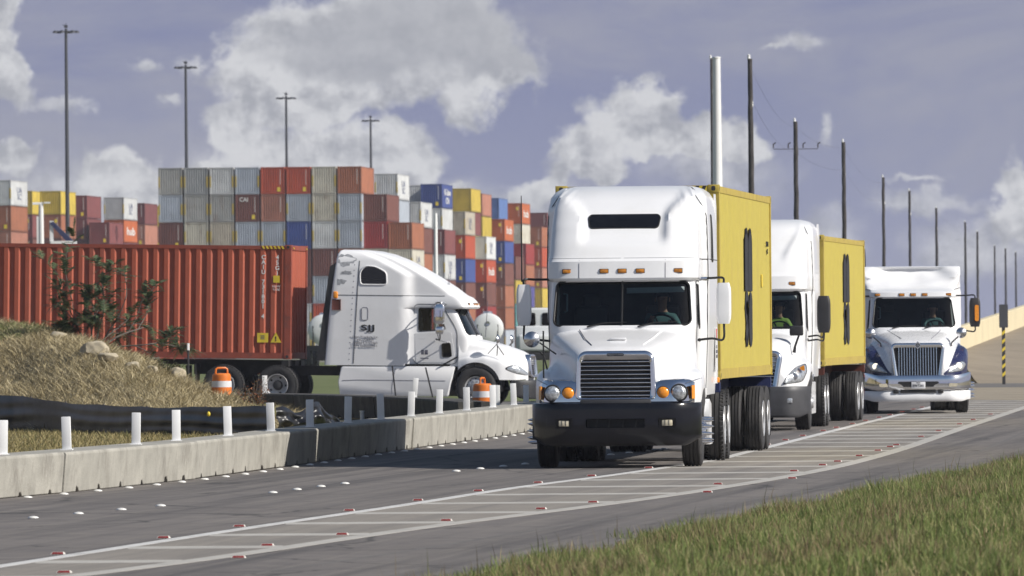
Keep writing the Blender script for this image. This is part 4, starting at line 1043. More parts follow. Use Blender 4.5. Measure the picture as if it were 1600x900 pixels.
for s in (-1, 1):
    pl = rpoly([(3.82, 3.10), (4.50, 3.10), (4.52, 3.42), (4.38, 3.58), (4.12, 3.56), (3.84, 3.42)], .09)
    mb = MB(); mb.loft([[(s * (C4.side(y, z) - .01), y, z) for y, z in pl], [(s * (C4.side(y, z) + .005), y, z) for y, z in pl]]); w_ = mb.build('sleeper_window', M['black'], t4)
    strip_on([(s * (C4.side(y, z) + .004), y, z) for y, z in pl], .018, M['white2'], 'window_frame', w_)
    strip_on([(s * (C4.side(y, z) + .004), y, z) for y, z in ((3.88, 3.22), (4.47, 3.22))], .008, M['seal'], 'window_bar', w_, False)
    # smoked side light in the roof slope
    pl = [(2.62, 3.14), (3.22, 3.40), (3.05, 3.42), (2.7, 3.28)]
    strip_on([(s * (C4.side(y, 2.83) + .002), y, 2.83) for y in np.linspace(2.35, 5.2, 30)], .007, M['seal'], 'panel_seam', t4, False)
    strip_on([(s * (C4.side(4.62, z) + .002), 4.72 - .05 * z, z) for z in np.linspace(1.1, 3.7, 22)], .009, M['seal'], 'panel_seam', t4, False)
    # row of rivets on the seam
    mb = MB()
    for z in np.linspace(1.2, 3.6, 18): mb.lathe([(0, .013), (s * .006, .009), (s * .008, .0001)], (s * (C4.side(4.84, z)), 4.84 - .05 * float(z), float(z)), 'x', 8)
    mb.build('rivet_row', M['inkgrey'], t4)
    mb = MB(); mb.loft([[(s * (C4.side(y, z) - .004), y, z) for y, z in q] for q in [rpoly([(4.30, 2.20), (4.46, 2.20), (4.46, 2.52), (4.30, 2.52)], .05)]] + [[(s * (C4.side(y, z) + .008), y, z) for y, z in rpoly([(4.30, 2.20), (4.46, 2.20), (4.46, 2.52), (4.30, 2.52)], .05)]]); mb.build('locker_hatch', M['white2'], t4, 50)
    strip_on([(s * (C4.side(y, z) + .007), y, z) for y, z in rpoly([(4.30, 2.20), (4.46, 2.20), (4.46, 2.52), (4.30, 2.52)], .05)], .008, M['inkgrey'], 'hatch_seal', t4)
    # lower side fairing
    pts = rpoly([(2.22, .28), (5.00, .28), (5.06, .62), (4.98, 1.02), (2.05, 1.05), (2.16, .62)], .06)
    mb = MB(); mb.loft([[(s * 1.02, y, z) for y, z in pts], [(s * 1.13, y, z) for y, z in pts], [(s * 1.15, 3.7 + (y - 3.7) * .985, .65 + (z - .65) * .93) for y, z in pts]]); sk = mb.build('side_skirt', M['white2'], t4)
    strip_on([(s * 1.152, y, .66 + .02 * (y < 4.8)) for y in np.linspace(2.3, 4.95, 8)], .006, M['inkgrey'], 'skirt_crease', sk, False)
    strip_on([(s * 1.152, 3.62 + .05 * math.sin(z * 4), z) for z in np.linspace(.32, .98, 8)], .005, M['inkgrey'], 'skirt_seam', sk, False)
    mb = MB(); mb.box(s * 1.06 - .06, s * 1.06 + .06, 2.2, 5.05, 1.02, 1.10); mb.build('sill_gap', M['seal'], t4)
    # rubber edged extender behind the sleeper
    mb = MB(); mb.prism([(5.40, 1.16), (5.62, 1.16), (5.30, 3.55), (5.14, 3.66)], 'x', s * 1.10, s * 1.14); mb.build('side_extender', M['blackm'], t4)
    # amber lamp on its bracket
    mb = MB(); mb.box(s * 1.18 - .03, s * 1.18 + .05, 5.08, 5.20, 2.74, 2.92, 0, .03); mb.box(s * 1.19, s * 1.215, 5.00, 5.22, 2.45, 2.72, 1, .01); mb.build('side_lamp', [M['amber'], M['rustf']], t4)
    # mirrors: tall chrome head with a round one below, on a C-shaped arm
    mo = mirror(t4, s, 1.42, 2.42, 2.12, 2.62, .16, .26, M['chrome'], 1.06, 2.55, ((2.6, 2.66), (2.0, 1.72)))
    mb = MB(); mb.box(s * 1.42 - .08, s * 1.42 + .08, 2.30, 2.52, 1.86, 2.06, 0, .05); mb.build('convex_mirror', M['chrome'], mo, 50)
    strip_on([(s * 1.08, 2.30, 2.62), (s * 1.40, 2.36, 2.68), (s * 1.45, 2.46, 2.60), (s * 1.45, 2.46, 1.85), (s * 1.36, 2.44, 1.70), (s * 1.1, 2.2, 1.66)], .016, M['steel'], 'mirror_frame', mo, False)
    mb = MB(); mb.lathe([(0, .0001), (s * .012, .05), (0, .06)], (s * 1.10, 2.35, 1.5), 'x', 4); 
    pv = rpoly([(2.16, 1.30), (2.40, 1.28), (2.42, 1.62), (2.20, 1.64)], .05)
    mb = MB(); mb.loft([[(s * (C4.side(y, z) - .004), y, z) for y, z in pv], [(s * (C4.side(y, z) + .012), y, z) for y, z in pv]]); mb.build('lookdown_window', M['darkglass'], t4)
    strip_on([(s * (C4.side(y, z) + .011), y, z) for y, z in pv], .012, M['seal'], 'window_seal', t4)
    strip_on([(s * 1.155, 1.98, 1.30), (s * 1.17, 2.3, 1.12), (s * 1.17, 2.42, 1.06)], .02, M['seal'], 'wing_stay', t4, False)
    mb = MB(); mb.lathe([(0, .13), (-.02, .125), (-.06, .09), (-.07, .0001)], (s * 1.18, .98, 1.74), 'y', 22); mb.tube([(s * 1.05, 1.0, 1.33), (s * 1.1, .98, 1.5), (s * 1.18, .98, 1.66)], .014, 6, 1)
    mb.tube([(s * 1.18, .99, 1.62), (s * 1.14, .8, 1.34)], .011, 6, 1); mb.tube([(s * 1.18, .99, 1.62), (s * 1.12, 1.22, 1.38)], .011, 6, 1); mb.build('hood_mirror', [M['steel'], M['seal']], t4, 50)
# worn paint along the rear edge of the sleeper (right side)
for (y, z, ry, rz_) in ((4.90, 3.72, .24, .14), (4.88, 3.40, .15, .05), (5.06, 3.17, .17, .075)):
    pts = []
    for i in range(22):
        q = 2 * math.pi * i / 22; k = 1 + rnd.uniform(-.3, .3); pts.append((y + ry * k * math.cos(q), z + rz_ * k * math.sin(q)))
    mb = MB(); mb.add([(-(C4.side(min(a, 5.10), b) + .003), min(a, 5.10), b) for a, b in pts], [tuple(range(22))]); mb.build('peeled_paint', M['peel'], t4)
lettering_on(t4, 'SJJ', .20, M['ink'], (-1.1825, 4.30, 2.0), 'right', bold=.004, xs=2.0, name='fleet_name')
lettering_on(t4, 'Inter Trucking Inc.\nMC 734734\nUSDOT 2117065\nVIN 463GD0912', .075, M['inkgrey'], (-1.1825, 4.36, 1.66), 'right', xs=1.2)
mb = MB(); mb.box(-1.155, -1.12, 2.86, 2.93, 1.34, 1.46); mb.box(-1.155, -1.12, 2.76, 2.84, 1.34, 1.46); mb.box(-1.155, -1.12, 2.74, 2.95, 1.23, 1.26); mb.build('door_decal', M['inkgrey'], t4)
for q0, q1 in (((.6, 1.55, 1.8), (.6, 1.5, 2.72)), ((-.4, 2.4, 2.8), (-.4, 2.35, 3.4)), ((-.2, 2.4, 2.8), (-.15, 2.35, 3.42))):
    mb = MB(); mb.tube([q0, q1], [.011, .006], 6); mb.build('aerial', M['inkgrey'], t4)

PIT = Matrix.Rotation(R(1.1), 4, 'Y')
B4 = Matrix.Translation((X4, Y4, -.06)) @ PIT @ Matrix.Rotation(rz4, 4, 'Z') @ Matrix.Translation((0, 6.28, 0))
ch4 = trailer_chassis('dark skeletal chassis under the red container on the left', (0, 0, 0), 0, M['chassis'])
ch4.matrix_world = B4
cm4 = container_mesh('shipping_container', [M['red'], M['redf'], M['blackm']])
k4 = obj('shipping_container', cm4, None); k4.matrix_world = B4 @ Matrix.Translation((0, 0, 1.185))
tag(k4, 'red ribbed container riding behind the white SJJ truck', 'container')
def column_text(parent, txt, size, y, z, step):
    mb = None
    for i, ch in enumerate(txt):
        if ch == ' ': continue
        me = text_mesh(ch, size, M['paintw'], .002, .004)
        for v in me.vertices: v.co.y -= i * step
        if mb is None: mb = me
        else:
            bm = bmesh.new(); bm.from_mesh(mb); bm.from_mesh(me); bm.to_mesh(mb); bm.free(); bpy.data.meshes.remove(me)
    return obj('serial_number', mb, parent, (-1.2125, y, z), (R(90), 0, R(-90)))
column_text(k4, 'CAIU 731801 4', .15, .72, 2.58, .125)
column_text(k4, '45G1', .15, .36, 2.58, .135)
mb = MB(); mb.box(-1.222, -1.208, .30, .46, 1.94, 2.12); mb.build('data_placard', M['hazy'], k4)
mb = MB(); mb.box(-1.222, -1.208, .58, .86, .42, .66); mb.build('warning_placard', M['hazy'], k4)
mb = MB(); mb.prism([(.24, .42), (.52, .42), (.38, .68)], 'x', -1.222, -1.208); mb.build('warning_triangle', M['hazy'], k4)
lettering_on(k4, '!', .16, M['ink'], (-1.2245, .38, .51), 'right', 'placard_marks', .006); lettering_on(k4, '≡', .22, M['inkgrey'], (-1.2245, .72, .54), 'right', 'placard_marks'); lettering_on(k4, 'MGW\nTARE', .08, M['paintw'], (-1.2245, .38, 1.80), 'right')
mb = MB(); mb.M = Matrix.Rotation(R(-90), 4, 'Z')
hz = MB()
for i in range(6):
    a = .18 + i * .1; hz.prism([(a, 2.80), (a + .05, 2.80), (a + .09, 2.875), (a + .04, 2.875)], 'x', -1.224, -1.217)
hz.build('hazard_stripes', M['hazy'], k4)
mb = MB()
for x in (-.9, 1.0): mb.box(x - .04, x + .04, -.012, -.004, 2.80, 2.84)
mb.build('corner_marks', M['hazy'], k4)
# ------------------------------------------------------------------ ground, road and paint
NP = np.random.default_rng(11)
def ground_mat(name, cols, s1=.15, s2=3.0, rough=.95, bump=.3, stretch=None, speck=0.0, cracks=False):
    m = bpy.data.materials.new(name); m.use_nodes = True; nt = m.node_tree; N = nt.nodes; L = nt.links; b = N['Principled BSDF']
    b.inputs['Roughness'].default_value = rough; b.inputs['Specular IOR Level'].default_value = .3
    tc = N.new('ShaderNodeTexCoord')
    def noise(s, d=6, rot=0, sc=(1, 1, 1)):
        m0 = N.new('ShaderNodeMapping'); m0.inputs['Rotation'].default_value = (0, 0, rot); L.new(tc.outputs['Object'], m0.inputs[0])
        mp = N.new('ShaderNodeMapping'); mp.inputs['Scale'].default_value = sc; L.new(m0.outputs[0], mp.inputs[0])
        n = N.new('ShaderNodeTexNoise'); n.inputs['Scale'].default_value = s; n.inputs['Detail'].default_value = d; n.inputs['Roughness'].default_value = .65; L.new(mp.outputs[0], n.inputs['Vector']); return n.outputs[0]
    def rng(v, a, c, lo=0., hi=1.):
        r = N.new('ShaderNodeMapRange'); L.new(v, r.inputs[0]); r.inputs[1].default_value = a; r.inputs[2].default_value = c; r.inputs[3].default_value = lo; r.inputs[4].default_value = hi; return r.outputs[0]
    def mix(f, a, c):
        x = N.new('ShaderNodeMix'); x.data_type = 'RGBA'; L.new(f, x.inputs[0])
        for i, v in ((6, a), (7, c)):
            if isinstance(v, tuple): x.inputs[i].default_value = v + (1,)
            else: L.new(v, x.inputs[i])
        return x.outputs[2]
    c = mix(rng(noise(s1), .35, .65), cols[0], cols[1])
    c = mix(rng(noise(s2, 8), .40, .70, 0, .8), c, cols[2])
    if stretch is not None:
        c = mix(rng(noise(1.0, 5, stretch, (2.0, .03, 1)), .46, .66, 0, .85), c, cols[3])
        c = mix(rng(noise(1.0, 6, stretch, (5.0, .06, 1)), .52, .76, 0, .6), c, cols[4])
    if speck:
        v = N.new('ShaderNodeTexNoise'); v.inputs['Scale'].default_value = 38; v.inputs['Detail'].default_value = 2; L.new(tc.outputs['Object'], v.inputs['Vector'])
        c = mix(rng(v.outputs[0], .62, .75, 0, speck), c, tuple(min(1, x * 2.2) for x in cols[1]))
    if cracks:
        w = N.new('ShaderNodeTexVoronoi'); w.feature = 'DISTANCE_TO_EDGE'; w.inputs['Scale'].default_value = .22
        ad = N.new('ShaderNodeVectorMath'); ad.operation = 'ADD'; nz = N.new('ShaderNodeTexNoise'); nz.inputs['Scale'].default_value = .8; nz.inputs['Detail'].default_value = 6
        L.new(tc.outputs['Object'], nz.inputs['Vector']); L.new(tc.outputs['Object'], ad.inputs[0]); L.new(nz.outputs[1], ad.inputs[1]); L.new(ad.outputs[0], w.inputs['Vector'])
        c = mix(rng(w.outputs[0], .004, .010, .6, 0), c, (.03, .03, .03))
    L.new(c, b.inputs['Base Color'])
    bp = N.new('ShaderNodeBump'); bp.inputs['Strength'].default_value = bump; bp.inputs['Distance'].default_value = .02; L.new(noise(28, 5), bp.inputs['Height']); L.new(bp.outputs[0], b.inputs['Normal'])
    return m
RD = .115
M['asphalt'] = ground_mat('asphalt', [(.128, .116, .112), (.165, .15, .142), (.20, .18, .16), (.082, .076, .075), (.25, .225, .195)], .25, 2.2, .85, .35, RD, .4, True)
M['gore'] = ground_mat('dusty_asphalt', [(.205, .188, .168), (.245, .222, .196), (.275, .25, .215), (.16, .148, .138), (.30, .27, .235)], .3, 2.5, .9, .3, RD, .4)
M['oldroad'] = ground_mat('grey_side_road', [(.12, .115, .11), (.15, .14, .135), (.17, .16, .15)], .1, 1.0, .9)
M['earth'] = ground_mat('dry_earth', [(.20, .17, .10), (.26, .215, .135), (.17, .155, .08)], .2, 2.5)
M['lawn'] = ground_mat('mown_lawn', [(.085, .115, .035), (.12, .145, .05), (.15, .15, .065)], .08, .9)
M['far'] = ground_mat('far_ground', [(.14, .135, .10), (.18, .17, .13), (.12, .13, .07)], .01, .1)
M['sand'] = ground_mat('sandy_gravel', [(.27, .23, .175), (.36, .31, .24), (.22, .19, .14)], .3, 3.0, .95, .5)
M['slope'] = ground_mat('worn_dirt_slope', [(.25, .21, .16), (.32, .27, .205), (.21, .175, .135)], .12, 1.0, .95, .4)
M['verge'] = ground_mat('verge_soil', [(.12, .14, .055), (.16, .17, .07), (.11, .11, .055)], .5, 4.0)
M['paint'] = pm('worn_white_road_paint', (.58, .57, .55), .7, var=.12, scale=3, dirt=(.17, .16, .15), dirt_amt=.75, dscale=2.2)
M['paintf'] = pm('faded_road_paint', (.42, .40, .365), .8, var=.15, scale=3, dirt=(.21, .195, .175), dirt_amt=.8, dscale=1.8)
M['conc'] = pm('barrier_concrete', (.34, .325, .285), .85, var=.22, scale=1.6, bump=.4, bscale=25, dirt=(.15, .135, .115), dirt_amt=.75, dscale=2.0, dstretch=(1, 1, .6))
M['concd'] = pm('dark_concrete', (.055, .052, .048), .9, var=.35, scale=2.5, bump=.25, bscale=25, dirt=(.20, .19, .17), dirt_amt=.5, dscale=2.2)  # dark base colour with random paler patches
M['posts'] = pm('white_post_plastic', (.80, .80, .80), .45, var=.03, dirt=(.6, .58, .55), dirt_amt=.2)
M['film'] = pm('black_silt_film', (.011, .011, .014), .34, var=.3, scale=6, dirt=(.07, .065, .055), dirt_amt=.35, dscale=1.5)
M['wood'] = pm('weathered_timber', (.12, .105, .09), .85, var=.3, scale=10)
M['orange'] = pm('orange_drum_plastic', (.66, .17, .02), .45, var=.10, scale=6, dirt=(.32, .12, .05), dirt_amt=.5, dscale=5)
M['band'] = pm('reflective_white_band', (.66, .66, .68), .4, var=.1, scale=12)
M['reflr'] = pm('red_reflector', (.20, .03, .028), .3, var=.3, scale=30)
M['reflw'] = pm('marker_plastic_white', (.62, .59, .54), .5, var=.15, scale=20)
M['ceram'] = pm('white_ceramic', (.72, .71, .68), .35, var=.1, scale=20, dirt=(.4, .37, .32), dirt_amt=.4, dscale=12)
M['rock'] = pm('pale_limestone', (.40, .345, .25), .9, var=.2, scale=3, bump=.6, bscale=14, dirt=(.22, .18, .12), dirt_amt=.5, dscale=4)

def path_fn(px):
    P = [ground(*p) for p in px]; D = np.array([p.y for p in P]); X = np.array([p.x for p in P])
    o = np.argsort(D); D, X = D[o], X[o]
    def f(d):
        if d < D[0]: return float(X[0] + (d - D[0]) * (X[1] - X[0]) / (D[1] - D[0]))
        if d > D[-1]: return float(X[-1] + (d - D[-1]) * (X[-1] - X[-3]) / (D[-1] - D[-3]))
        return float(np.interp(d, D, X))
    ds = np.linspace(D[0] - 15, D[-1] + 40, 400); xs = np.array([f(d) for d in ds]); k = np.hanning(61); k /= k.sum()
    xs2 = np.convolve(np.pad(xs, 30, mode='reflect', reflect_type='odd'), k, 'valid')
    return lambda d: float(np.interp(d, ds, xs2)) if ds[0] <= d <= ds[-1] else f(d)
XA0 = path_fn([(0, 885), (245, 847), (440, 817), (650, 787), (800, 762), (965, 742), (1060, 727)])
XB = path_fn([(125, 900), (350, 875), (610, 827), (800, 807), (965, 787), (1110, 765), (1290, 735), (1400, 705), (1500, 670), (1600, 637)])
XBAR = path_fn([(0, 780), (200, 762), (380, 740), (540, 716), (755, 686), (825, 675)])
XE = path_fn([(770, 893), (900, 866), (1060, 828), (1230, 797), (1330, 772), (1500, 738), (1600, 722)])
XLANE = path_fn([(30, 812), (300, 787), (506, 760), (652, 743), (800, 728)])
def XA(d):
    w = sst(d, 118, 135); return XA0(min(d, 132)) * (1 - w) + (XB(d) - 2.35) * w if d < 135 else XB(d) - 2.35

def sheet(name, mat, left, right, ds, z, cols=2, zf=None, skirt=False):
    rows = []
    for d in ds:
        a, b = left(d), right(d)
        rows.append([(a + (b - a) * i / (cols - 1), d, z + (zf(a + (b - a) * i / (cols - 1), d) if zf else 0)) for i in range(cols)])
    mb = MB()
    if skirt: rows = [[(r[0][0], r[0][1], .0005)] + r + [(r[-1][0], r[-1][1], .0005)] for r in rows]
    mb.loft(rows, closed=False, caps=False); o = mb.build(name, mat, None, 30, fixn=False)
    bm = bmesh.new(); bm.from_mesh(o.data); bmesh.ops.recalc_face_normals(bm, faces=bm.faces)
    if sum(f.normal.z * f.calc_area() for f in bm.faces) < 0: bmesh.ops.reverse_faces(bm, faces=bm.faces)
    bm.to_mesh(o.data); bm.free(); smooth(o.data, 30)
    return o
gp = struct(sheet('ground', M['far'], lambda d: -9000, lambda d: 9000, [-400, 15000], -.9 - .05))
for v in gp.data.vertices: pass
# the near land lies a little higher than the yard behind it
def near_z(x, d): return -.9 * sst(d, 520, 640)
struct(sheet('near_land', M['earth'], lambda d: -60, lambda d: 75, list(np.linspace(-40, 660, 71)), -.03, 4, near_z))
ds = list(np.arange(40, 262, 3.0))
struct(sheet('road', M['asphalt'], lambda d: XBAR(d) - .9 - 3.0 * sst(d, 165, 190), lambda d: XE(d) + .35 + 1.5 * sst(d, 140, 200), ds, 0))
struct(sheet('gore_area', M['gore'], lambda d: XA(d), lambda d: XB(d), list(np.arange(66, 240, 2.0)), .0015, skirt=True))
struct(sheet('side_road', M['oldroad'], lambda d: -60, lambda d: 3.0, [207, 232], -.010))
struct(sheet('lawn', M['lawn'], lambda d: -60, lambda d: 12, list(np.linspace(234, 520, 12)), -.012))
struct(sheet('lawn_patch', M['lawn'], lambda d: -4.2, lambda d: -.6 - (d - 165) * -.05, [160, 172, 184], -.018))
struct(sheet('gravel_verge', M['sand'], lambda d: 11.0 + 3.5 * (1 - sst(d, 216, 228)), lambda d: 40, list(np.linspace(212, 285, 30)), .006))
struct(sheet('edge_line', M['paint'], lambda d: XA(d) - .08, lambda d: XA(d) + .08, list(np.arange(66, 236, 2.0)), .0035, skirt=True))
struct(sheet('gore_line', M['paintf'], lambda d: XB(d) - .11, lambda d: XB(d) + .11, list(np.arange(64, 245, 2.0)), .0035, skirt=True))
mb = MB(); d = 69.5
while d < 232:
    w = .42 if d < 150 else .50
    a, b = XA(d) + .1, XB(d) - .1
    if b - a > .5: mb.loft([[(a, d - w, z), (b, d - w - .1, z), (b, d + w - .1, z), (a, d + w, z)] for z in (.0005, .0032)])
    d += 4.75 + rnd.uniform(-.2, .2)
struct(mb.build('gore_bars', M['paintf'], None))
# faint joint in the shoulder
struct(sheet('shoulder_joint', M['oldroad'], lambda d: XB(d) + 1.35, lambda d: XB(d) + 1.42, list(np.arange(64, 200, 2.0)), .001))

# raised markers
mb = MB(); mb.loft([[(-.075, -.05, 0), (.075, -.05, 0), (.075, .05, 0), (-.075, .05, 0)], [(-.062, -.022, .022), (.062, -.022, .022), (.062, .022, .022), (-.062, .022, .022)]], 0)
mb.add([(-.066, -.0495, .003), (.066, -.0495, .003), (.056, -.026, .0215), (-.056, -.026, .0215)], [(0, 1, 2, 3)], 1)
MK = mb.mesh('road_marker', [M['reflw'], M['reflr']], 30)
for v in MK.vertices: v.co.x *= .82; v.co.z *= .95
mb = MB(); mb.lathe([(0, .06), (.008, .058), (.018, .04), (.023, .015), (.0235, .0001)], (0, 0, 0), 'z', 20); BT = mb.mesh('road_button', M['ceram'], 60)
def marker(x, d, label, group, me, name, cat):
    o = obj(name, me, None, (x, d, .003), (0, 0, rnd.uniform(-.06, .06) - .1)); tag(o, label, cat, group); return o
for d in list(np.arange(76, 225, 5.6)):
    j = rnd.uniform(-1, 1)
    marker(XA(d + j) - .17, d + j, 'small red faced road marker on the truck side of the hatched area', 'red road markers along the edge line', MK, 'road_marker', 'road marker')
for d in list(np.arange(70, 140, 4.6)) + list(np.arange(142, 236, 9.0)):
    j = rnd.uniform(-1, 1)
    marker(XB(d + j) + rnd.choice((-.28, .25, -.28)), d + j, 'small red faced road marker on the grass side of the hatched area', 'red road markers along the gore line', MK, 'road_marker', 'road marker')
for g0 in (91.5, 104.5, 119.0, 133.0):
    for i in range(4):
        d = g0 + i * 1.9
        marker(XLANE(d), d, 'round white button of the dashed lane line on the asphalt', 'white lane buttons', BT, 'road_button', 'road button')
d = 99.0
while d < 166:
    marker(XBAR(d) + .18, d, 'round white button close to the foot of the long low barrier', 'white buttons along the barrier', BT, 'road_button', 'road button')
    d += 1.9

# ------------------------------------------------------------------ low concrete barriers
def barrier_seg(p0, p1, mat, label, side):
    p0, p1 = Vector(p0), Vector(p1); dv = p1 - p0; Ln = dv.length - .015
    mb = MB(); W0, W1, H = .30, .355, .51
    n = max(2, round(Ln / 1.5)); edges = []
    def prof(y, zb):
        q = [(-W0, zb), (W0, zb), (W1 - .012, H - .03), (W1 - .03, H), (-W1 + .03, H), (-W1 + .012, H - .03)]
        return [(x, y, z) for x, z in q]
    ys = [0.0]
    for i in range(n):
        c = (i + .5) * Ln / n + rnd.uniform(-.2, .2); w_ = rnd.uniform(.05, .13); ys += [c - w_ - .04, c - w_, c + w_, c + w_ + .04]
    ys.append(Ln); secs = []
    for k, y in enumerate(ys):
        inn = k % 4 in (2, 3) and 0 < k < len(ys) - 1
        secs.append(prof(y, rnd.uniform(.045, .075) if inn else .002))
    mb.loft(secs)
    o = mb.build('concrete_barrier', mat, None, 30); o.location = (p0.x + rnd.uniform(-.025, .025), p0.y, 0); o.rotation_euler = (0, rnd.uniform(-.012, .012), math.atan2(dv.y, dv.x) - math.pi / 2 + rnd.uniform(-.002, .002))
    bv = o.modifiers.new('bevel', 'BEVEL'); bv.width = .012; bv.segments = 2; bv.limit_method = 'ANGLE'
    tag(o, label, 'barrier', side); return o
bar_px = [-75, 45, 298, 398, 430, 537, 655, 752, 775, 830]
off = .34
def bar_pt(d): return (XBAR(d) - off, d)
seg_d = [96.5]
L_SEG = 9.15
while seg_d[-1] < 170: seg_d.append(seg_d[-1] + L_SEG)
where = ['nearest the camera at the left edge', 'second from the left edge', 'third from the left edge, under the fence end', 'fourth along, partly in the shadow of the first truck', 'fifth along, in front of the slumped black film', 'sixth along, below the flank of the SJJ truck', 'seventh along, beside the orange drum', 'last before the first truck hides the row', 'hidden end piece beside the first truck']
for i in range(len(seg_d) - 1):
    barrier_seg(bar_pt(seg_d[i]), bar_pt(seg_d[i + 1]), M['conc'], 'pale low concrete barrier, ' + where[min(i, 8)], 'low concrete barrier along the road')
b2 = [(-7.2, 203.5), (-4.75, 197.5), (-2.75, 188.8), (-1.42, 180), (-.75, 172.6)]
w2 = ['below the wheels of the red container', 'behind the slumped black film', 'below the middle of the SJJ truck', 'beside the orange drum on the right']
for i in range(4): barrier_seg(b2[i], b2[i + 1], M['concd'], 'dark low concrete barrier, ' + w2[i], 'dark barriers behind the row of posts')
# white delineator posts
mb = MB(); mb.box(-.058, .058, -.018, .018, 0, .42, 0, .006); mb.box(-.075, .075, -.05, .05, .0, .012, 0)
PT = mb.mesh('delineator_post', M['posts'], 40)
ordn = ['first', 'second', 'third', 'fourth', 'fifth', 'sixth', 'seventh', 'eighth', 'ninth', 'tenth', 'eleventh', 'twelfth', 'thirteenth', 'fourteenth']
for i, px in enumerate([2, 103, 211, 274, 355, 422, 483, 542, 594, 641, 685, 728, 769, 802]):
    best = min(np.arange(95, 180, .05), key=lambda d: abs((bar_pt(d)[0] + 0) * F / d + 800 - px))
    x, y = bar_pt(float(best))
    o = obj('delineator_post', PT, None, (x, y, .51), (rnd.uniform(-.04, .04), rnd.uniform(-.05, .05), rnd.uniform(-.2, .2)))
    tag(o, 'white delineator post on the long pale barrier, %s from the left' % ordn[i], 'post', 'white delineator posts on the barriers')
for px, lab in ((413, 'white post on the dark barrier in front of the truck drive wheels'), (646, 'white leaning post on the dark barrier in front of the SJJ truck side skirt'), (776, 'white post directly behind the right edge of the right orange drum'), (821, 'white post in front of the SJJ truck bumper, beside the first truck')):
    P2_ = [(x, y) for x, y in b2] + [(1.0, 172.0)] ; bestp = None
    for i in range(len(P2_) - 1):
        for k in range(60):
            t = k / 60; x = P2_[i][0] + (P2_[i + 1][0] - P2_[i][0]) * t; y = P2_[i][1] + (P2_[i + 1][1] - P2_[i][1]) * t
            e = abs(x * F / y + 800 - px)
            if bestp is None or e < bestp[0]: bestp = (e, x, y)
    o = obj('delineator_post', PT, None, (bestp[1], bestp[2], .51 if px < 760 else .0), (0, .10 if px == 646 else 0, 0)); o.scale = (1.0, 1.0, 1.0 if px < 760 else 2.0)
    tag(o, lab, 'post', 'white delineator posts on the barriers')

# ------------------------------------------------------------------ mound, straw, grass
MPX = np.array([-24, -14, -11.6, -10.2, -9.0, -8.1, -7.4, -6.5, -5.6, -4.9, -3.8]); MPZ = np.array([1.7, 2.25, 2.2, 2.0, 1.75, 1.45, 1.15, .70, .42, .25, 0])
def fence_d(x): return float(np.interp(x, [-14, -10.5, -8.8, -6.85, -4.5, -3], [178, 174, 170, 165.5, 161.5, 161]))
def mound_z(x, d):
    f0 = fence_d(x) + .4; pk = f0 + 13 + 4 * sst(x, -9, -12)
    t = sst(d, f0 - .5, pk) if d < pk else 1 - sst(d, pk, pk + 12)
    p = float(np.interp(x, MPX, MPZ))
    return p * t + .10 * t * (math.sin(3.1 * x + d) * .5 + math.sin(5.7 * x - 1.3 * d) * .35)
xs = np.linspace(-22, -3.6, 70); dsm = np.linspace(0, 1, 46)
rows = []
for x in xs:
    f0 = fence_d(x) - .2; rows.append([(x, f0 + 27 * t, -.03 + mound_z(x, f0 + 27 * t)) for t in dsm])
mb = MB(); mb.loft(rows, closed=False, caps=False); mo = mb.build('mound', M['earth'], None, 80, fixn=False)
for p in mo.data.polygons:
    if p.normal.z < 0: p.flip()
struct(mo)

def blades(name, P, H, lean, az, width, colors, mat, kind='stuff', curve=.5):
    """P (n,3) roots, H heights, lean 0..1, az azimuth, colours (n,3)"""
    n = len(P); dirx, diry = np.cos(az), np.sin(az); fx, fy = -diry, dirx
    fz = NP.uniform(0, 2 * np.pi, n); fx, fy = np.cos(fz), np.sin(fz)
    hor = H * lean; ver = H * np.sqrt(np.maximum(.05, 1 - lean ** 2))
    V = np.zeros((n, 5, 3)); w = width / 2
    V[:, 0] = P - np.stack([fx * w, fy * w, 0 * w], 1); V[:, 1] = P + np.stack([fx * w, fy * w, 0 * w], 1)
    mid = P + np.stack([dirx * hor * .35, diry * hor * .35, ver * .58], 1)
    V[:, 2] = mid + np.stack([fx * w * .8, fy * w * .8, 0 * w], 1); V[:, 3] = mid - np.stack([fx * w * .8, fy * w * .8, 0 * w], 1)
    V[:, 4] = P + np.stack([dirx * hor, diry * hor, ver], 1)
    me = bpy.data.meshes.new(name); me.vertices.add(n * 5); me.vertices.foreach_set('co', V.reshape(-1))
    base = (np.arange(n) * 5)[:, None]
    loops = np.concatenate([base + np.array([[0, 1, 2, 3]]), base + np.array([[3, 2, 4]])], 1).reshape(-1)
    me.loops.add(n * 7); me.loops.foreach_set('vertex_index', loops.astype(np.int32))
    me.polygons.add(n * 2); st = np.stack([np.arange(n) * 7, np.arange(n) * 7 + 4], 1).reshape(-1); me.polygons.foreach_set('loop_start', st.astype(np.int32))
    me.update(calc_edges=True)
    ca = me.color_attributes.new('Col', 'FLOAT_COLOR', 'POINT'); c4 = np.ones((n, 5, 4)); c4[:, :, :3] = colors[:, None, :]; ca.data.foreach_set('color', c4.reshape(-1))
    me.materials.append(mat); o = obj(name, me)
    if kind: o['kind'] = kind
    return o
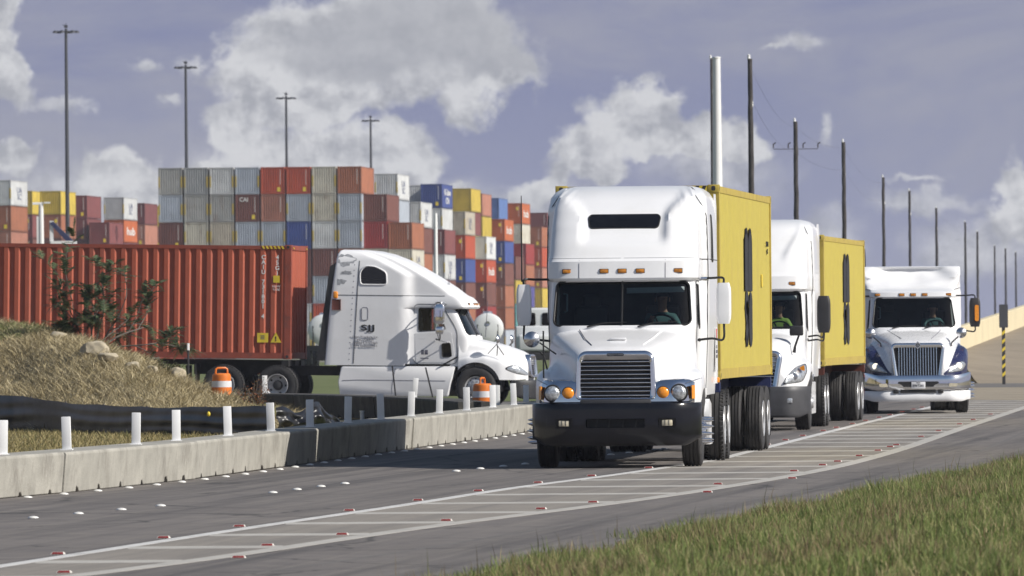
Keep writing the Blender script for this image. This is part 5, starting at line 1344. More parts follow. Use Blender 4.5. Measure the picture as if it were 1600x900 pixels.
def blade_mat(name, rough=.6, trans=.35):
    m = bpy.data.materials.new(name); m.use_nodes = True; nt = m.node_tree; N = nt.nodes; L = nt.links; b = N['Principled BSDF']; b.inputs['Roughness'].default_value = rough; b.inputs['Specular IOR Level'].default_value = .25
    a = N.new('ShaderNodeAttribute'); a.attribute_name = 'Col'; L.new(a.outputs['Color'], b.inputs['Base Color'])
    t = N.new('ShaderNodeBsdfTranslucent'); L.new(a.outputs['Color'], t.inputs[0]); mx = N.new('ShaderNodeMixShader'); mx.inputs[0].default_value = trans
    L.new(b.outputs[0], mx.inputs[1]); L.new(t.outputs[0], mx.inputs[2]); L.new(mx.outputs[0], N['Material Output'].inputs[0]); return m
M['blade'] = blade_mat('grass_blade'); M['straw'] = blade_mat('straw_blade', .8, .15)
def pick(n, pal, wts, jit=.18):
    pal = np.array(pal); i = NP.choice(len(pal), n, p=np.array(wts) / sum(wts)); return pal[i] * NP.uniform(1 - jit, 1 + jit, (n, 1))
def vnoise(x, y, f, seed=0):
    """cheap smooth pseudo-noise in -1..1"""
    r = np.random.default_rng(seed); s = 0
    for k in range(5):
        a = r.uniform(0, 6.28); ff = f * (1 + .7 * k); s = s + np.sin(ff * (x * math.cos(a) + y * math.sin(a)) + r.uniform(0, 6.28)) / (1 + .5 * k)
    return s / 2.2
# near grass on the right
n = 470000
Dg = NP.uniform(58, 136, n); E = np.array([XE(d) for d in np.linspace(50, 150, 300)]); Eg = np.interp(Dg, np.linspace(50, 150, 300), E)
Xg = Eg + NP.uniform(-.2, 1, n) * (7.6); keep = (Xg < Dg * .0605 + 2.6)
edge = (Xg - Eg); keep &= (edge > vnoise(Xg, Dg, 1.1, 3) * .5) & (NP.uniform(0, 1, n) < np.clip(.45 + edge, .15, 1)) & (NP.uniform(0, 1, n) < .95 - .35 * (Dg > 105))
Xg, Dg, edge = Xg[keep], Dg[keep], edge[keep]; n = len(Xg)
cl = vnoise(Xg, Dg, 1.7, 5); cl2 = vnoise(Xg, Dg, .6, 8)
Hh = (NP.uniform(.04, .15, n) + .14 * np.clip(cl, -.35, 1)) * np.clip(.55 + edge * .7, .5, 1.1) + .06 * (NP.uniform(0, 1, n) < .05)
def verge_z(e): return np.clip(e, 0, 3) * .075
Pg = np.stack([Xg, Dg, verge_z(edge) - .02], 1)
colg = pick(n, [(.16, .21, .06), (.225, .27, .088), (.105, .145, .046), (.30, .29, .12), (.42, .35, .19), (.25, .17, .10)], [26, 28, 12, 18, 11, 6])
dry = (cl2 > .2) & (NP.uniform(0, 1, n) < .5); colg[dry] = pick(int(dry.sum()), [(.27, .21, .11), (.33, .27, .14), (.17, .12, .075)], [1, 1, 1])
blades('grass', Pg, Hh, NP.uniform(.1, .75, n), NP.uniform(0, 6.28, n), NP.uniform(.006, .013, n), colg, M['blade'])
struct(sheet('verge', M['verge'], lambda d: XE(d) - .05, lambda d: XE(d) + 45, list(np.arange(50, 150, 2.0)), -.022, 40, lambda x, d: float(verge_z(np.array(x - XE(d))))))
# a few seed stalks standing above the grass
k = 420; i = NP.integers(0, n, k); Ps = Pg[i]; blades('seed_stalks', Ps, NP.uniform(.22, .42, k), NP.uniform(.02, .4, k), NP.uniform(0, 6.28, k), NP.uniform(.004, .008, k), pick(k, [(.16, .12, .06), (.11, .09, .045), (.10, .11, .04)], [2, 1, 1]), M['blade'])
# straw on the mound
n = 95000; Xm = NP.uniform(-15, -4.0, n); f0 = np.array([fence_d(x) for x in Xm]); Dm = f0 + .2 + NP.uniform(0, 1, n) ** .8 * 19
Zm = np.array([mound_z(a, b) for a, b in zip(Xm, Dm)]) - .02
c1 = vnoise(Xm, Dm * .6, 1.2, 21); c2 = vnoise(Xm, Dm * .6, .55, 22)
colm = pick(n, [(.46, .38, .22), (.36, .295, .165), (.54, .46, .30), (.22, .18, .10)], [4, 3, 3, 2])
gr = (c2 > .55) & (NP.uniform(0, 1, n) < .6); colm[gr] = pick(int(gr.sum()), [(.19, .21, .08), (.25, .25, .11), (.14, .16, .06)], [1, 1, 1])
blades('straw', np.stack([Xm, Dm, Zm], 1), NP.uniform(.12, .36, n) * (1 + .35 * c1), NP.uniform(.72, 1.0, n), NP.uniform(0, 6.28, n) , NP.uniform(.008, .02, n), colm, M['straw'])
# short dry grass between the barrier and the black film
n = 130000; Dq = NP.uniform(98, 186, n); fr = NP.uniform(0, 1, n); XR = np.interp(Dq, np.linspace(90, 190, 200), [XBAR(d) - .72 for d in np.linspace(90, 190, 200)])
Xq = XR - fr * 14; fd = np.array([fence_d(x) for x in Xq]); keep = (Dq < fd + .2) & (Xq > -.066 * Dq - 1.2) & (Xq < -1.0); Xq, Dq = Xq[keep], Dq[keep]; n = len(Xq)
colq = pick(n, [(.30, .245, .11), (.22, .18, .08), (.36, .30, .15), (.13, .13, .05)], [4, 3, 3, 3])
blades('dry_grass', np.stack([Xq, Dq, np.full(n, -.03)], 1), NP.uniform(.05, .15, n), NP.uniform(.3, .95, n), NP.uniform(0, 6.28, n), NP.uniform(.008, .016, n), colq, M['straw'])
# weeds at the foot of the mound and the reddish dry weed by the barrel
def weed(name, label, loc, hh, ww, pal, seed, nb=26, leaf=.05, cat='weed', stems=None, droop=.25, upright=0.0, dens=1.0):
    r = random.Random(seed); t = thing(name, label, cat, loc)
    sm = MB(); V = []; Fc = []; C_ = []
    for b in range(nb):
        az = r.uniform(0, 6.28); sp = r.uniform(.25, 1.0) * ww; h = hh * r.uniform(.45, 1.0) * (1 - .3 * (sp / ww) ** 2)
        pts = []
        for i in range(6):
            u = i / 5; pts.append((math.cos(az) * sp * u ** 1.3, math.sin(az) * sp * .6 * u ** 1.3, h * (u - droop * u * u) / (1 - droop)))
        sm.tube(pts, [.012 * (1 - .75 * i / 5) for i in range(6)], 4, caps=False)
        for k in range(int(24 * dens)):
            u = r.uniform(.30, 1.0); q = pts[min(4, int(u * 5))]; q2 = pts[min(5, int(u * 5) + 1)]; f = u * 5 - int(u * 5)
            p = Vector(q).lerp(Vector(q2), f) + Vector((r.gauss(0, .03), r.gauss(0, .03), r.gauss(0, .03))) * (hh * 1.2)
            d = Vector((r.gauss(0, 1), r.gauss(0, 1), r.gauss(-.2, .6))).normalized(); s = d.cross(Vector((r.gauss(0, 1), r.gauss(0, 1), r.gauss(0, 1)))).normalized(); l = leaf * r.uniform(.6, 1.4)
            o = len(V); V += [p - s * l * .16, p + d * l * .5 - s * l * .2, p + d * l, p + d * l * .5 + s * l * .2]; Fc.append((o, o + 1, o + 2, o + 3)); c = r.choice(pal); j = r.uniform(.75, 1.25); C_ += [[x * j for x in c] + [1]] * 4
    sm.build('stem', M['wood'], t, 60)
    me = bpy.data.meshes.new('foliage'); me.from_pydata([tuple(v) for v in V], [], Fc); ca = me.color_attributes.new('Col', 'FLOAT_COLOR', 'POINT'); ca.data.foreach_set('color', np.array(C_).reshape(-1)); me.materials.append(M['blade']); obj('foliage', me, t)
    return t
weed('dry_weed', 'rusty brown dead weed beside the left orange drum', (-5.35, 176, .15), 1.0, .42, [(.24, .085, .035), (.20, .12, .05), (.15, .11, .05), (.28, .11, .05)], 4, 34, .05)
weed('weed', 'low green weed at the foot of the straw mound left of the rusty one', (-5.85, 174, .12), .45, .7, [(.08, .11, .035), (.12, .13, .05), (.16, .14, .06)], 5, 30, .06)
weed('weed', 'tuft of green weeds below the pale rocks on the mound', (-7.35, 179.5, 1.0), .40, .55, [(.07, .095, .03), (.10, .12, .045)], 6, 26, .06)

# feathery shrub on the mound: stems, twigs and pinnate leaves
def shrub(loc):
    r = random.Random(31); t = thing('shrub', 'sparse feathery green shrub on the mound in front of the red container', 'shrub', loc)
    sm = MB(); V = []; Fc = []; C_ = []
    pal = [(.075, .115, .055), (.10, .14, .07), (.055, .085, .045), (.14, .155, .075)]
    def frond(p, d, l):
        d = d.normalized(); side = d.cross(Vector((0, 0, 1))); side = side.normalized() if side.length > .05 else Vector((1, 0, 0)); nn = 12
        for i in range(nn):
            u = (i + 1) / nn; q = p + d * l * u + Vector((0, 0, -.22 * l * u * u)); w = l * .34 * math.sin(math.pi * min(1, .12 + u * .9)) + .012
            for sg in (-1, 1):
                e = (side * sg + d * .45 + Vector((0, 0, r.uniform(-.35, .1)))).normalized(); b = d * .014
                o = len(V); V.extend([q - b, q + e * w, q + b]); Fc.append((o, o + 1, o + 2)); c = r.choice(pal); j = r.uniform(.7, 1.35); C_.extend([[x * j for x in c] + [1]] * 3)
        sm.tube([p, p + d * l * .5 + Vector((0, 0, -.05 * l)), p + d * l + Vector((0, 0, -.22 * l))], .0035, 3, caps=False)
    def branch(p, d, l, rad, depth):
        pts = [p]; dd = d.normalized(); n = 5
        for i in range(n):
            dd = (dd + Vector((r.gauss(0, .16), r.gauss(0, .16), r.gauss(.02, .10)))).normalized(); pts.append(pts[-1] + dd * l / n)
        sm.tube(pts, [rad * (1 - .6 * i / n) for i in range(n + 1)], 5, caps=False)
        if depth == 0 or l < .32:
            for q in pts[1:]:
                for k in range(2): frond(q, dd * .5 + Vector((r.gauss(0, .8), r.gauss(0, .8), r.gauss(.05, .4))), r.uniform(.20, .40))
            frond(pts[-1], dd, .4)
        else:
            for q in pts[2:]:
                for k in range(r.choice((0, 1, 1, 1))):
                    branch(q, dd * .9 + Vector((r.gauss(0, .75), r.gauss(0, .75), r.gauss(.05, .42))), l * r.uniform(.40, .66), rad * .55, depth - 1)
    for d, l in (((.15, 0, 1.0), 1.15), ((-.15, .2, 1), 1.25), ((.9, .1, .70), 1.5), ((.65, -.25, .9), 1.35), ((1.3, .0, .42), 1.5), ((-.75, 0, .9), 1.05), ((-.95, .2, .45), .8), ((.4, .4, .5), 1.2)):
        branch(Vector((r.uniform(-.06, .06), r.uniform(-.06, .06), 0)), Vector(d), l, .026, 2)
    # one tall shoot on the left
    branch(Vector((-.35, .05, .5)), Vector((-.22, 0, 1)), 1.6, .012, 1)
    sm.build('stem', M['wood'], t, 60)
    me = bpy.data.meshes.new('foliage'); me.from_pydata([tuple(v) for v in V], [], Fc); ca = me.color_attributes.new('Col', 'FLOAT_COLOR', 'POINT'); ca.data.foreach_set('color', np.array(C_).reshape(-1)); me.materials.append(M['blade']); obj('foliage', me, t)
    return t
shrub((-9.15, 187.0, 1.55))

def rock(label, loc, size, seed, flat=.7):
    bm = bmesh.new(); bmesh.ops.create_icosphere(bm, subdivisions=4, radius=1.0); r = np.random.default_rng(seed)
    pl = [(Vector(r.normal(size=3)).normalized(), r.uniform(.55, .9)) for _ in range(14)]
    for v in bm.verts:
        for nn, dd in pl:
            e = v.co.dot(nn) - dd
            if e > 0: v.co -= nn * e * .92
        v.co += v.normal * .04 * math.sin(9 * v.co.x + seed) * math.cos(8 * v.co.z + 7 * v.co.y)
        v.co = Vector((v.co.x * size[0], v.co.y * size[1], v.co.z * size[2]))
    me = bpy.data.meshes.new('rock'); bm.to_mesh(me); bm.free(); me.materials.append(M['rock']); smooth(me, 28)
    o = obj('rock', me, None, loc, (0, 0, seed)); tag(o, label, 'rock', 'pale rocks on the mound'); return o
for lab, px, py, D, sz, sd in (('largest pale limestone rock, in front of the shrub', 146, 551, 183.5, (.34, .3, .25), 3), ('broken pale rock to the right of the largest one', 168, 560, 182, (.24, .25, .18), 8), ('small pale rock half way down the mound crest', 208, 571, 181, (.20, .2, .12), 5),
                              ('pale rock at the low right end of the mound crest', 276, 586, 180, (.22, .2, .20), 7), ('pale rock just right of the low green tuft', 238, 578, 181, (.15, .15, .13), 9), ('white chip of rock below the red container edge', 257, 567, 182, (.17, .12, .11), 12), ('pale rock behind the mound top at the foot of the shrub', 92, 524, 188, (.26, .25, .14), 14)):
    hit = None; bd = (9, D)
    for dd in np.arange(166, 196, .25):
        q = at(px, py + 6, float(dd)); e = q.z - mound_z(q.x, float(dd))
        if e <= .0 and hit is None: hit = float(dd)
        if e < bd[0]: bd = (e, float(dd))
    q = at(px, py + 6, hit or bd[1]); rock(lab, Vector((q.x, q.y - .05, mound_z(q.x, q.y) + sz[2] * .35)), sz, sd)

# silt fence: film on timber stakes
def film(name, label, pts, zt, zb, seed, slump=0.0, cat='silt fence'):
    r = random.Random(seed); t = thing(name, label, cat, (0, 0, 0)); rows = []; N_ = 300
    C3 = crom([(p[0], p[1], 0) for p in pts], 8); K = len(pts) - 1; zt = [float(np.interp(i / 8, range(K + 1), zt)) for i in range(8 * K + 1)]; zb = [float(np.interp(i / 8, range(K + 1), zb)) for i in range(8 * K + 1)]; P = C3; cum = [0]
    for a, b in zip(P[:-1], P[1:]): cum.append(cum[-1] + (b - a).length)
    def pos(s):
        for i in range(len(P) - 1):
            if s <= cum[i + 1] + 1e-6:
                u = (s - cum[i]) / (cum[i + 1] - cum[i]); return P[i].lerp(P[i + 1], u), zt[i] + (zt[i + 1] - zt[i]) * u, zb[i] + (zb[i + 1] - zb[i]) * u
        return P[-1], zt[-1], zb[-1]
    for i in range(N_ + 1):
        s = cum[-1] * i / N_; p, a, b = pos(s); row = []
        for j in range(25):
            u = j / 24; z = a + (b - a) * u
            bul = .10 * math.sin(math.pi * u) * (1 + .5 * math.sin(s * 1.3)) + .05 * math.sin(15 * u + 1.1 * math.sin(.9 * s)) * math.sin(math.pi * u) + .02 * math.sin(7 * s + 4 * u) + slump * (.10 * math.sin(5 * s + 3 * u) * u + .07 * math.sin(11 * s - 6 * u) * math.sin(math.pi * u))
            zz = z - .02 * math.sin(math.pi * ((s / 2.4) % 1)) * (1 - u) + slump * .05 * math.sin(6 * s) * (1 - u)
            row.append((p.x + .3 * bul, p.y - bul, zz))
        rows.append(row)
    mb = MB(); mb.loft(rows, closed=False, caps=False); mb.build('film', M['film'], t, 50)
    s = .4
    while s < cum[-1]:
        p, a, b = pos(s); mb = MB(); lean = r.uniform(-.05, .05); mb.tube([(p.x, p.y + .16, -.1), (p.x + lean, p.y + .16, a + .01)], .02, 4); mb.build('stake', M['wood'], t); s += 2.4
    return t
film('silt_fence', 'long black plastic silt fence along the foot of the straw mound', [(-14.5, 178.5), (-10.5, 174), (-8.8, 170), (-6.85, 165.5), (-4.55, 161.5)], [.85, .74, .58, .52, .57], [-.03, -.03, -.03, -.03, -.03], 3)
film('silt_fence', 'slumped crumpled end of the black film beside the post row', [(-4.5, 161.9), (-4.15, 162.4), (-3.7, 163.2), (-3.25, 164.2)], [.52, .46, .62, .12], [-.02, -.02, -.02, -.02], 9, 1.0)
mb = MB(); mb.lathe([(0, .0001), (.02, .03), (.06, .036), (.09, .02), (.10, .0001)], (0, 0, 0), 'z', 14); o = mb.build('yellow_gourd', M['hazy'], None, 60, loc=at(326, 651, 162.9)); tag(o, 'small yellow wild gourd hanging on the black silt fence', 'gourd')

# traffic drums
def drum(label, loc, rotz=0):
    t = thing('traffic_drum', label, 'traffic drum', loc, (0, 0, rotz), 'orange traffic drums')
    r0 = .225
    mb = MB(); mb.lathe([(.06, r0 + .02), (.20, r0 + .012), (.21, r0 + .002), (.40, r0), (.41, r0 - .012), (.60, r0 - .015), (.61, r0 - .028), (.80, r0 - .03), (.84, r0 - .035), (.87, r0 - .06), (.88, .0001)], (0, 0, 0), 'z', 40); mb.build('body', M['orange'], t, 30)
    for z0, z1, r in ((.24, .36, r0 + .004), (.585, .715, r0 - .014)):
        mb = MB(); mb.lathe([(z0, r - .003), (z0, r), (z1, r - .003), (z1, r - .006)], (0, 0, 0), 'z', 40); mb.build('reflective_band', M['band'], t, 30)
    mb = MB(); mb.tube([(-.13, 0, .86), (-.12, 0, .96), (-.08, 0, .985), (.08, 0, .985), (.12, 0, .96), (.13, 0, .86)], .022, 8); mb.build('handle', M['orange'], t)
    mb = MB(); mb.lathe([(0, .30), (.06, .29), (.065, .25)], (0, 0, 0), 'z', 30); mb.build('ballast_base', M['blackm'], t)
    return t
drum('orange and white traffic drum standing on the straw mound by the red container', (-6.05, 177.5, .23), .3)
drum('orange and white traffic drum in front of the SJJ truck front wheel', (-.62, 176.3, -.02), 1.2)
# thin stakes and rods
def rod(label, p0, p1, r, tip=None, name='marker_stake'):
    mb = MB(); p0, p1 = Vector(p0), Vector(p1); mb.tube([p0, p1], r, 6)
    if tip: mb.tube([p1 - (p1 - p0).normalized() * tip, p1 + (p1 - p0).normalized() * .01], r * 1.25, 6, 1)
    o = mb.build(name, [M['wire'], M['posts']], None); tag(o, label, 'stake'); return o
g_ = at(294, 600, 183); rod('thin green stake with a white tip right of the mound', (g_.x, 183, 0), at(294, 537, 183), .022, .14)
rod('thin dark rod leaning in front of the rear of the SJJ sleeper', (at(622, 640, 192).x, 192, 0), at(613, 572, 192), .018)
rod('thin dark rod leaning in front of the SJJ truck door step', (at(684, 648, 190).x, 190, 0), at(665, 574, 190), .018)
# white pipe stub in the grass by the post row
p = ground(566, 655); mb = MB(); mb.cyl((0, 0, -.02), (0, 0, .16), .05, n=14); mb.cyl((0, 0, .16), (0, 0, .19), .06, n=14); o = mb.build('pipe_stub', M['posts'], None, loc=(p.x, p.y, 0)); tag(o, 'short white capped pipe sticking out of the grass between the barriers', 'pipe')
# ------------------------------------------------------------------ container yard
def paint_obj(name, rust=.5, fscale=1.0):
    m = bpy.data.materials.new(name); m.use_nodes = True; nt = m.node_tree; N = nt.nodes; L = nt.links; b = N['Principled BSDF']; b.inputs['Roughness'].default_value = .6
    oi = N.new('ShaderNodeObjectInfo'); tc = N.new('ShaderNodeTexCoord')
    ad = N.new('ShaderNodeVectorMath'); ad.operation = 'ADD'; mu = N.new('ShaderNodeMath'); mu.operation = 'MULTIPLY'; mu.inputs[1].default_value = 53.0
    L.new(oi.outputs['Random'], mu.inputs[0]); L.new(tc.outputs['Object'], ad.inputs[0]); L.new(mu.outputs[0], ad.inputs[1])
    mp = N.new('ShaderNodeMapping'); mp.inputs['Scale'].default_value = (1, .4, .35); L.new(ad.outputs[0], mp.inputs[0])
    n = N.new('ShaderNodeTexNoise'); n.inputs['Scale'].default_value = 1.6; n.inputs['Detail'].default_value = 8; n.inputs['Roughness'].default_value = .7; L.new(mp.outputs[0], n.inputs['Vector'])
    rg = N.new('ShaderNodeMapRange'); L.new(n.outputs[0], rg.inputs[0]); rg.inputs[1].default_value = .54; rg.inputs[2].default_value = .72; rg.inputs[3].default_value = 0; rg.inputs[4].default_value = 1
    # alpha of the object colour carries how rusty it is
    ra = N.new('ShaderNodeMath'); ra.operation = 'MULTIPLY'; L.new(rg.outputs[0], ra.inputs[0]); L.new(oi.outputs['Alpha'], ra.inputs[1])
    n2 = N.new('ShaderNodeTexNoise'); n2.inputs['Scale'].default_value = .8; n2.inputs['Detail'].default_value = 4; L.new(ad.outputs[0], n2.inputs['Vector'])
    r2 = N.new('ShaderNodeMapRange'); L.new(n2.outputs[0], r2.inputs[0]); r2.inputs[1].default_value = .3; r2.inputs[2].default_value = .7; r2.inputs[3].default_value = .80 * fscale; r2.inputs[4].default_value = 1.08 * fscale
    sc = N.new('ShaderNodeVectorMath'); sc.operation = 'SCALE'; L.new(oi.outputs['Color'], sc.inputs[0]); L.new(r2.outputs[0], sc.inputs['Scale'])
    mx = N.new('ShaderNodeMix'); mx.data_type = 'RGBA'; L.new(ra.outputs[0], mx.inputs[0]); L.new(sc.outputs[0], mx.inputs[6]); mx.inputs[7].default_value = (.16, .075, .03, 1)
    L.new(mx.outputs[2], b.inputs['Base Color']); return m
M['sp'] = paint_obj('stacked_container_paint'); M['sf'] = paint_obj('stacked_container_frame', fscale=.72)
M['sy'] = pm('yellow_corner_paint', (.42, .31, .05), .6, var=.3, scale=.6, dirt=(.12, .08, .05), dirt_amt=.9, dscale=.7)
CMA = container_mesh('shipping_container', [M['sp'], M['sf'], M['blackm']], L=12.19, H=2.59, fine=False, dep=.085)
CMY = container_mesh('shipping_container', [M['sp'], M['sf'], M['blackm'], M['sy']], L=12.19, H=2.59, fine=False, dep=.085, ypost=True)
PAL = {  # colour (dark tones lightened to stand for distance haze), rustiness, plain words, yellow corners
 'lg': ((.42, .42, .40), .6, 'weathered light grey', 1), 'g': ((.33, .34, .34), .5, 'dull grey', 1), 'w': ((.62, .63, .63), .25, 'white', 1), 'gb': ((.42, .46, .52), .2, 'pale blue grey', 1), 'or': ((.46, .075, .025), .25, 'orange red', 0),
 'cr': ((.58, .55, .46), .8, 'rust streaked cream', 1), 'bo': ((.36, .13, .062), .35, 'brown orange', 0), 'db': ((.175, .062, .045), .4, 'dark brown', 0), 'sb': ((.42, .18, .12), .3, 'salmon brown', 0), 'bl': ((.045, .08, .28), .3, 'blue', 0),
 'rd': ((.30, .03, .025), .3, 'dark red', 0), 'mr': ((.20, .055, .052), .3, 'maroon', 0), 'ye': ((.58, .43, .055), .3, 'yellow', 0), 'gn': ((.06, .14, .095), .3, 'dark green', 0), 'te': ((.09, .32, .32), .3, 'teal', 0), 'cb': ((.52, .47, .38), 1.0, 'heavily rusted cream', 1), 'o': ((.52, .13, .035), .2, 'orange', 0), 'pb': ((.085, .075, .27), .1, 'violet blue', 0), 'lb': ((.11, .19, .42), .2, 'light blue', 0)}
ROADH = -math.atan(.09)
MARK = {}; M['inkblue'] = pm('faded_blue_lettering', (.16, .18, .26), .6, var=.3, scale=2)
def mark_mesh(kind):
    if kind in MARK: return MARK[kind]
    if kind == 'blocks': me = text_mesh('UA\nSC', .85, M['inkblue'], .002, .01, xs=3.2, space=.8)
    elif kind == 'hub': me = text_mesh('hub', 1.25, M['paintw'], .002, .03, xs=4.0)
    elif kind == 'star': me = text_mesh('K-Line\nCN', .9, M['paintw'], .002, .03, xs=3.0)
    elif kind == 'CAI': me = text_mesh('CAI', .55, M['paintw'], .002, .01)
    MARK[kind] = me; return me
mb = MB(); mb.box(-.16, .16, -.012, 0, -.2, .2); PLQ = mb.mesh('data_placard', M['hazy'])
mb = MB()
for i in range(9): mb.box(-.03, .03, -.01, 0, .9 - i * .16 - .055, .9 - i * .16 + .055)
NUM = mb.mesh('serial_number', M['paintw'])
def column(x0, D, ytop, cols, where, marks=None, zg=-.92, maxn=9):
    p = at(x0, ytop, D); zt = p.z; n = max(1, round((zt - zg) / 2.66)); pitch = (zt - zg) / n
    tiers = ['top', 'second from top', 'third from top', 'fourth from top', 'fifth from top', 'sixth from top', 'lowest']
    for k in range(min(n, maxn)):
        c = cols[k] if k < len(cols) else NP.choice(['db', 'bo', 'gb', 'rd', 'or', 'mr'])
        col, rust, word, yel = PAL[str(c)]
        o = bpy.data.objects.new('shipping_container', CMY if yel else CMA); COL.objects.link(o)
        o.location = (p.x + 1.22, D, zt - (k + 1) * pitch); o.rotation_euler = (0, 0, ROADH); o.scale = (1, 1, (pitch - .03) / 2.59)
        j = rnd.uniform(.9, 1.08); o.color = (col[0] * j, col[1] * j, col[2] * j, rust)
        tag(o, '%s container, %s, %s' % (word, tiers[min(k, 6)] if k < n - 1 or n > 6 else 'lowest', where), 'container', 'stacked shipping containers')
        mk = (marks or {}).get(k)
        vis = k < len(cols)
        if vis and c in ('or', 'bo', 'db', 'rd', 'mr', 'o', 'bl', 'sb'):
            obj('serial_number', NUM, o, (.78, .02, 1.35)); 
            if rnd.random() < .6: obj('data_placard', PLQ, o, (.62, .02, .45 if rnd.random() < .7 else 1.9))
        if mk:
            if mk == 'CAI': obj('lettering', mark_mesh(mk), o, (-.35, .012, 2.1), (R(90), 0, 0))
            else: obj('lettering', mark_mesh(mk), o, (1.224, 6.2, 1.25), (R(90), 0, R(90)))
A_ = [['lg', 'db' and 'gb', 'db', 'gb', 'db', 'gb'], ['g', 'lg', 'cr', 'bo', 'gb', 'db'], ['w', 'lg', 'cb', 'or', 'bo', 'gb'], ['gb', 'db', 'gb', 'gb', 'rd', 'db'], ['or', 'sb', 'gb', 'bl', 'bo', 'cr'], ['or', 'gb', 'bl', 'db', 'db', 'w', 'cr'], ['cr', 'cr', 'w', 'db', 'gb', 'or', 'w'], ['bo', 'gb', 'gb', 'bo', 'bo', 'db', 'gb']]
cn = ['leftmost', 'second', 'third', 'fourth', 'fifth', 'sixth', 'seventh', 'eighth']
for i, c in enumerate(A_):
    column(247 + i * 40.0, 868 - i * .23 * 1, 262 - i * .35, c, '%s column of the tall front block' % cn[i], {1: 'CAI'} if i == 3 else None)
B_ = [(567, 868, 303, ['db', 'rd', 'cr', 'bo', 'gb', 'db'], 'lower column right of the tall front block', None),
 (606.5, 868, 347, ['bo', 'cr', 'db', 'rd', 'gb'], 'brown orange topped column behind the SJJ roof', {1: 'blocks'}),
 (585, 897, 271, ['w', 'gb', 'db'], 'tall column just behind the front block', {0: 'blocks'}),
 (622, 912, 315, ['w', 'db', 'bo', 'gb', 'rd'], 'white topped column beside the maroon boxed one', {0: 'blocks'}),
 (660, 932, 358, ['mr', 'w', 'db', 'bo', 'mr'], 'column behind the slim white lamp post', {1: 'blocks'}),
 (628, 968, 289, ['w', 'w', 'gb'], 'half hidden column left of the blue topped one', None),
 (657, 962, 287, ['bl', 'w', 'db'], 'column with a blue box on top', {0: 'star'}),
 (694, 988, 330, ['cb', 'or', 'bl', 'db', 'bo', 'cr'], 'column with a badly rusted box on top', {0: 'blocks'}),
 (704, 1010, 294, ['ye', 'mr', 'ye'], 'column topped by yellow beside the blue one', None),
 (728, 1012, 369, ['w', 'or', 'db', 'rd', 'gb'], 'column above the SJJ windscreen', {0: 'blocks', 1: 'hub'}),
 (722, 1032, 302, ['sb', 'ye', 'mr'], 'narrow column left of the bright blue one', None),
 (749, 1064, 309, ['lb', 'lb', 'bl'], 'column with a bright light blue box on top', None),
 (757.5, 1046, 342, ['o', 'bl', 'db', 'bo'], 'orange topped column left of the taller orange one', {0: 'hub'}),
 (786, 1106, 317, ['o', 'cr', 'rd', 'gb', 'db'], 'tall column with an orange lettered top', {0: 'hub'}),
 (775, 1062, 400, ['db', 'ye', 'te', 'bo'], 'column of dark brown, yellow and teal boxes', {0: None}),
 (792, 1086, 380, ['rd', 'bo', 'pb', 'rd', 'or'], 'column topped by a dark red box', {0: None}),
 (818, 1138, 354, ['bo', 'or', 'sb', 'ye', 'bo'], 'column beside the first truck with a brown orange top', None),
 (828, 1198, 332, ['mr', 'bo', 'o', 'ye', 'bo'], 'farthest right column under a maroon box', None),
 (748, 1215, 362, ['ye', 'ye', 'db'], 'low yellow topped column far behind', None),
 (806, 1160, 370, ['bl', 'rd', 'db'], 'far column topped by a blue box', None),
 (-19, 906, 281, ['w', 'bo', 'sb'], 'column at the left edge of the picture', {0: 'blocks'}),
 (-58, 900, 311, ['gn', 'gn', 'db'], 'cut off column at the left edge', None),
 (18, 1000, 298, ['ye', 'mr', 'db'], 'left one of two yellow topped columns', None),
 (62, 980, 298, ['ye', 'bo', 'db'], 'right one of two yellow topped columns', None),
 (104, 1015, 305, ['mr', 'mr', 'db'], 'maroon column behind the nearest light tower', None),
 (162, 1030, 308, ['w', 'o', 'mr'], 'column topped by a white box, left of tall block', {0: 'blocks', 1: 'hub'}),
 (139, 1014, 347, ['mr', 'db'], 'short maroon column below the white lettered box', None),
 (196, 1074, 317, ['mr', 'sb', 'db'], 'narrow maroon column left of the yellow one', None),
 (224, 1108, 322, ['ye', 'sb', 'db'], 'yellow topped column beside the tall block', None)]
for a in B_: column(a[0], a[1], a[2], a[3], a[4], a[5])

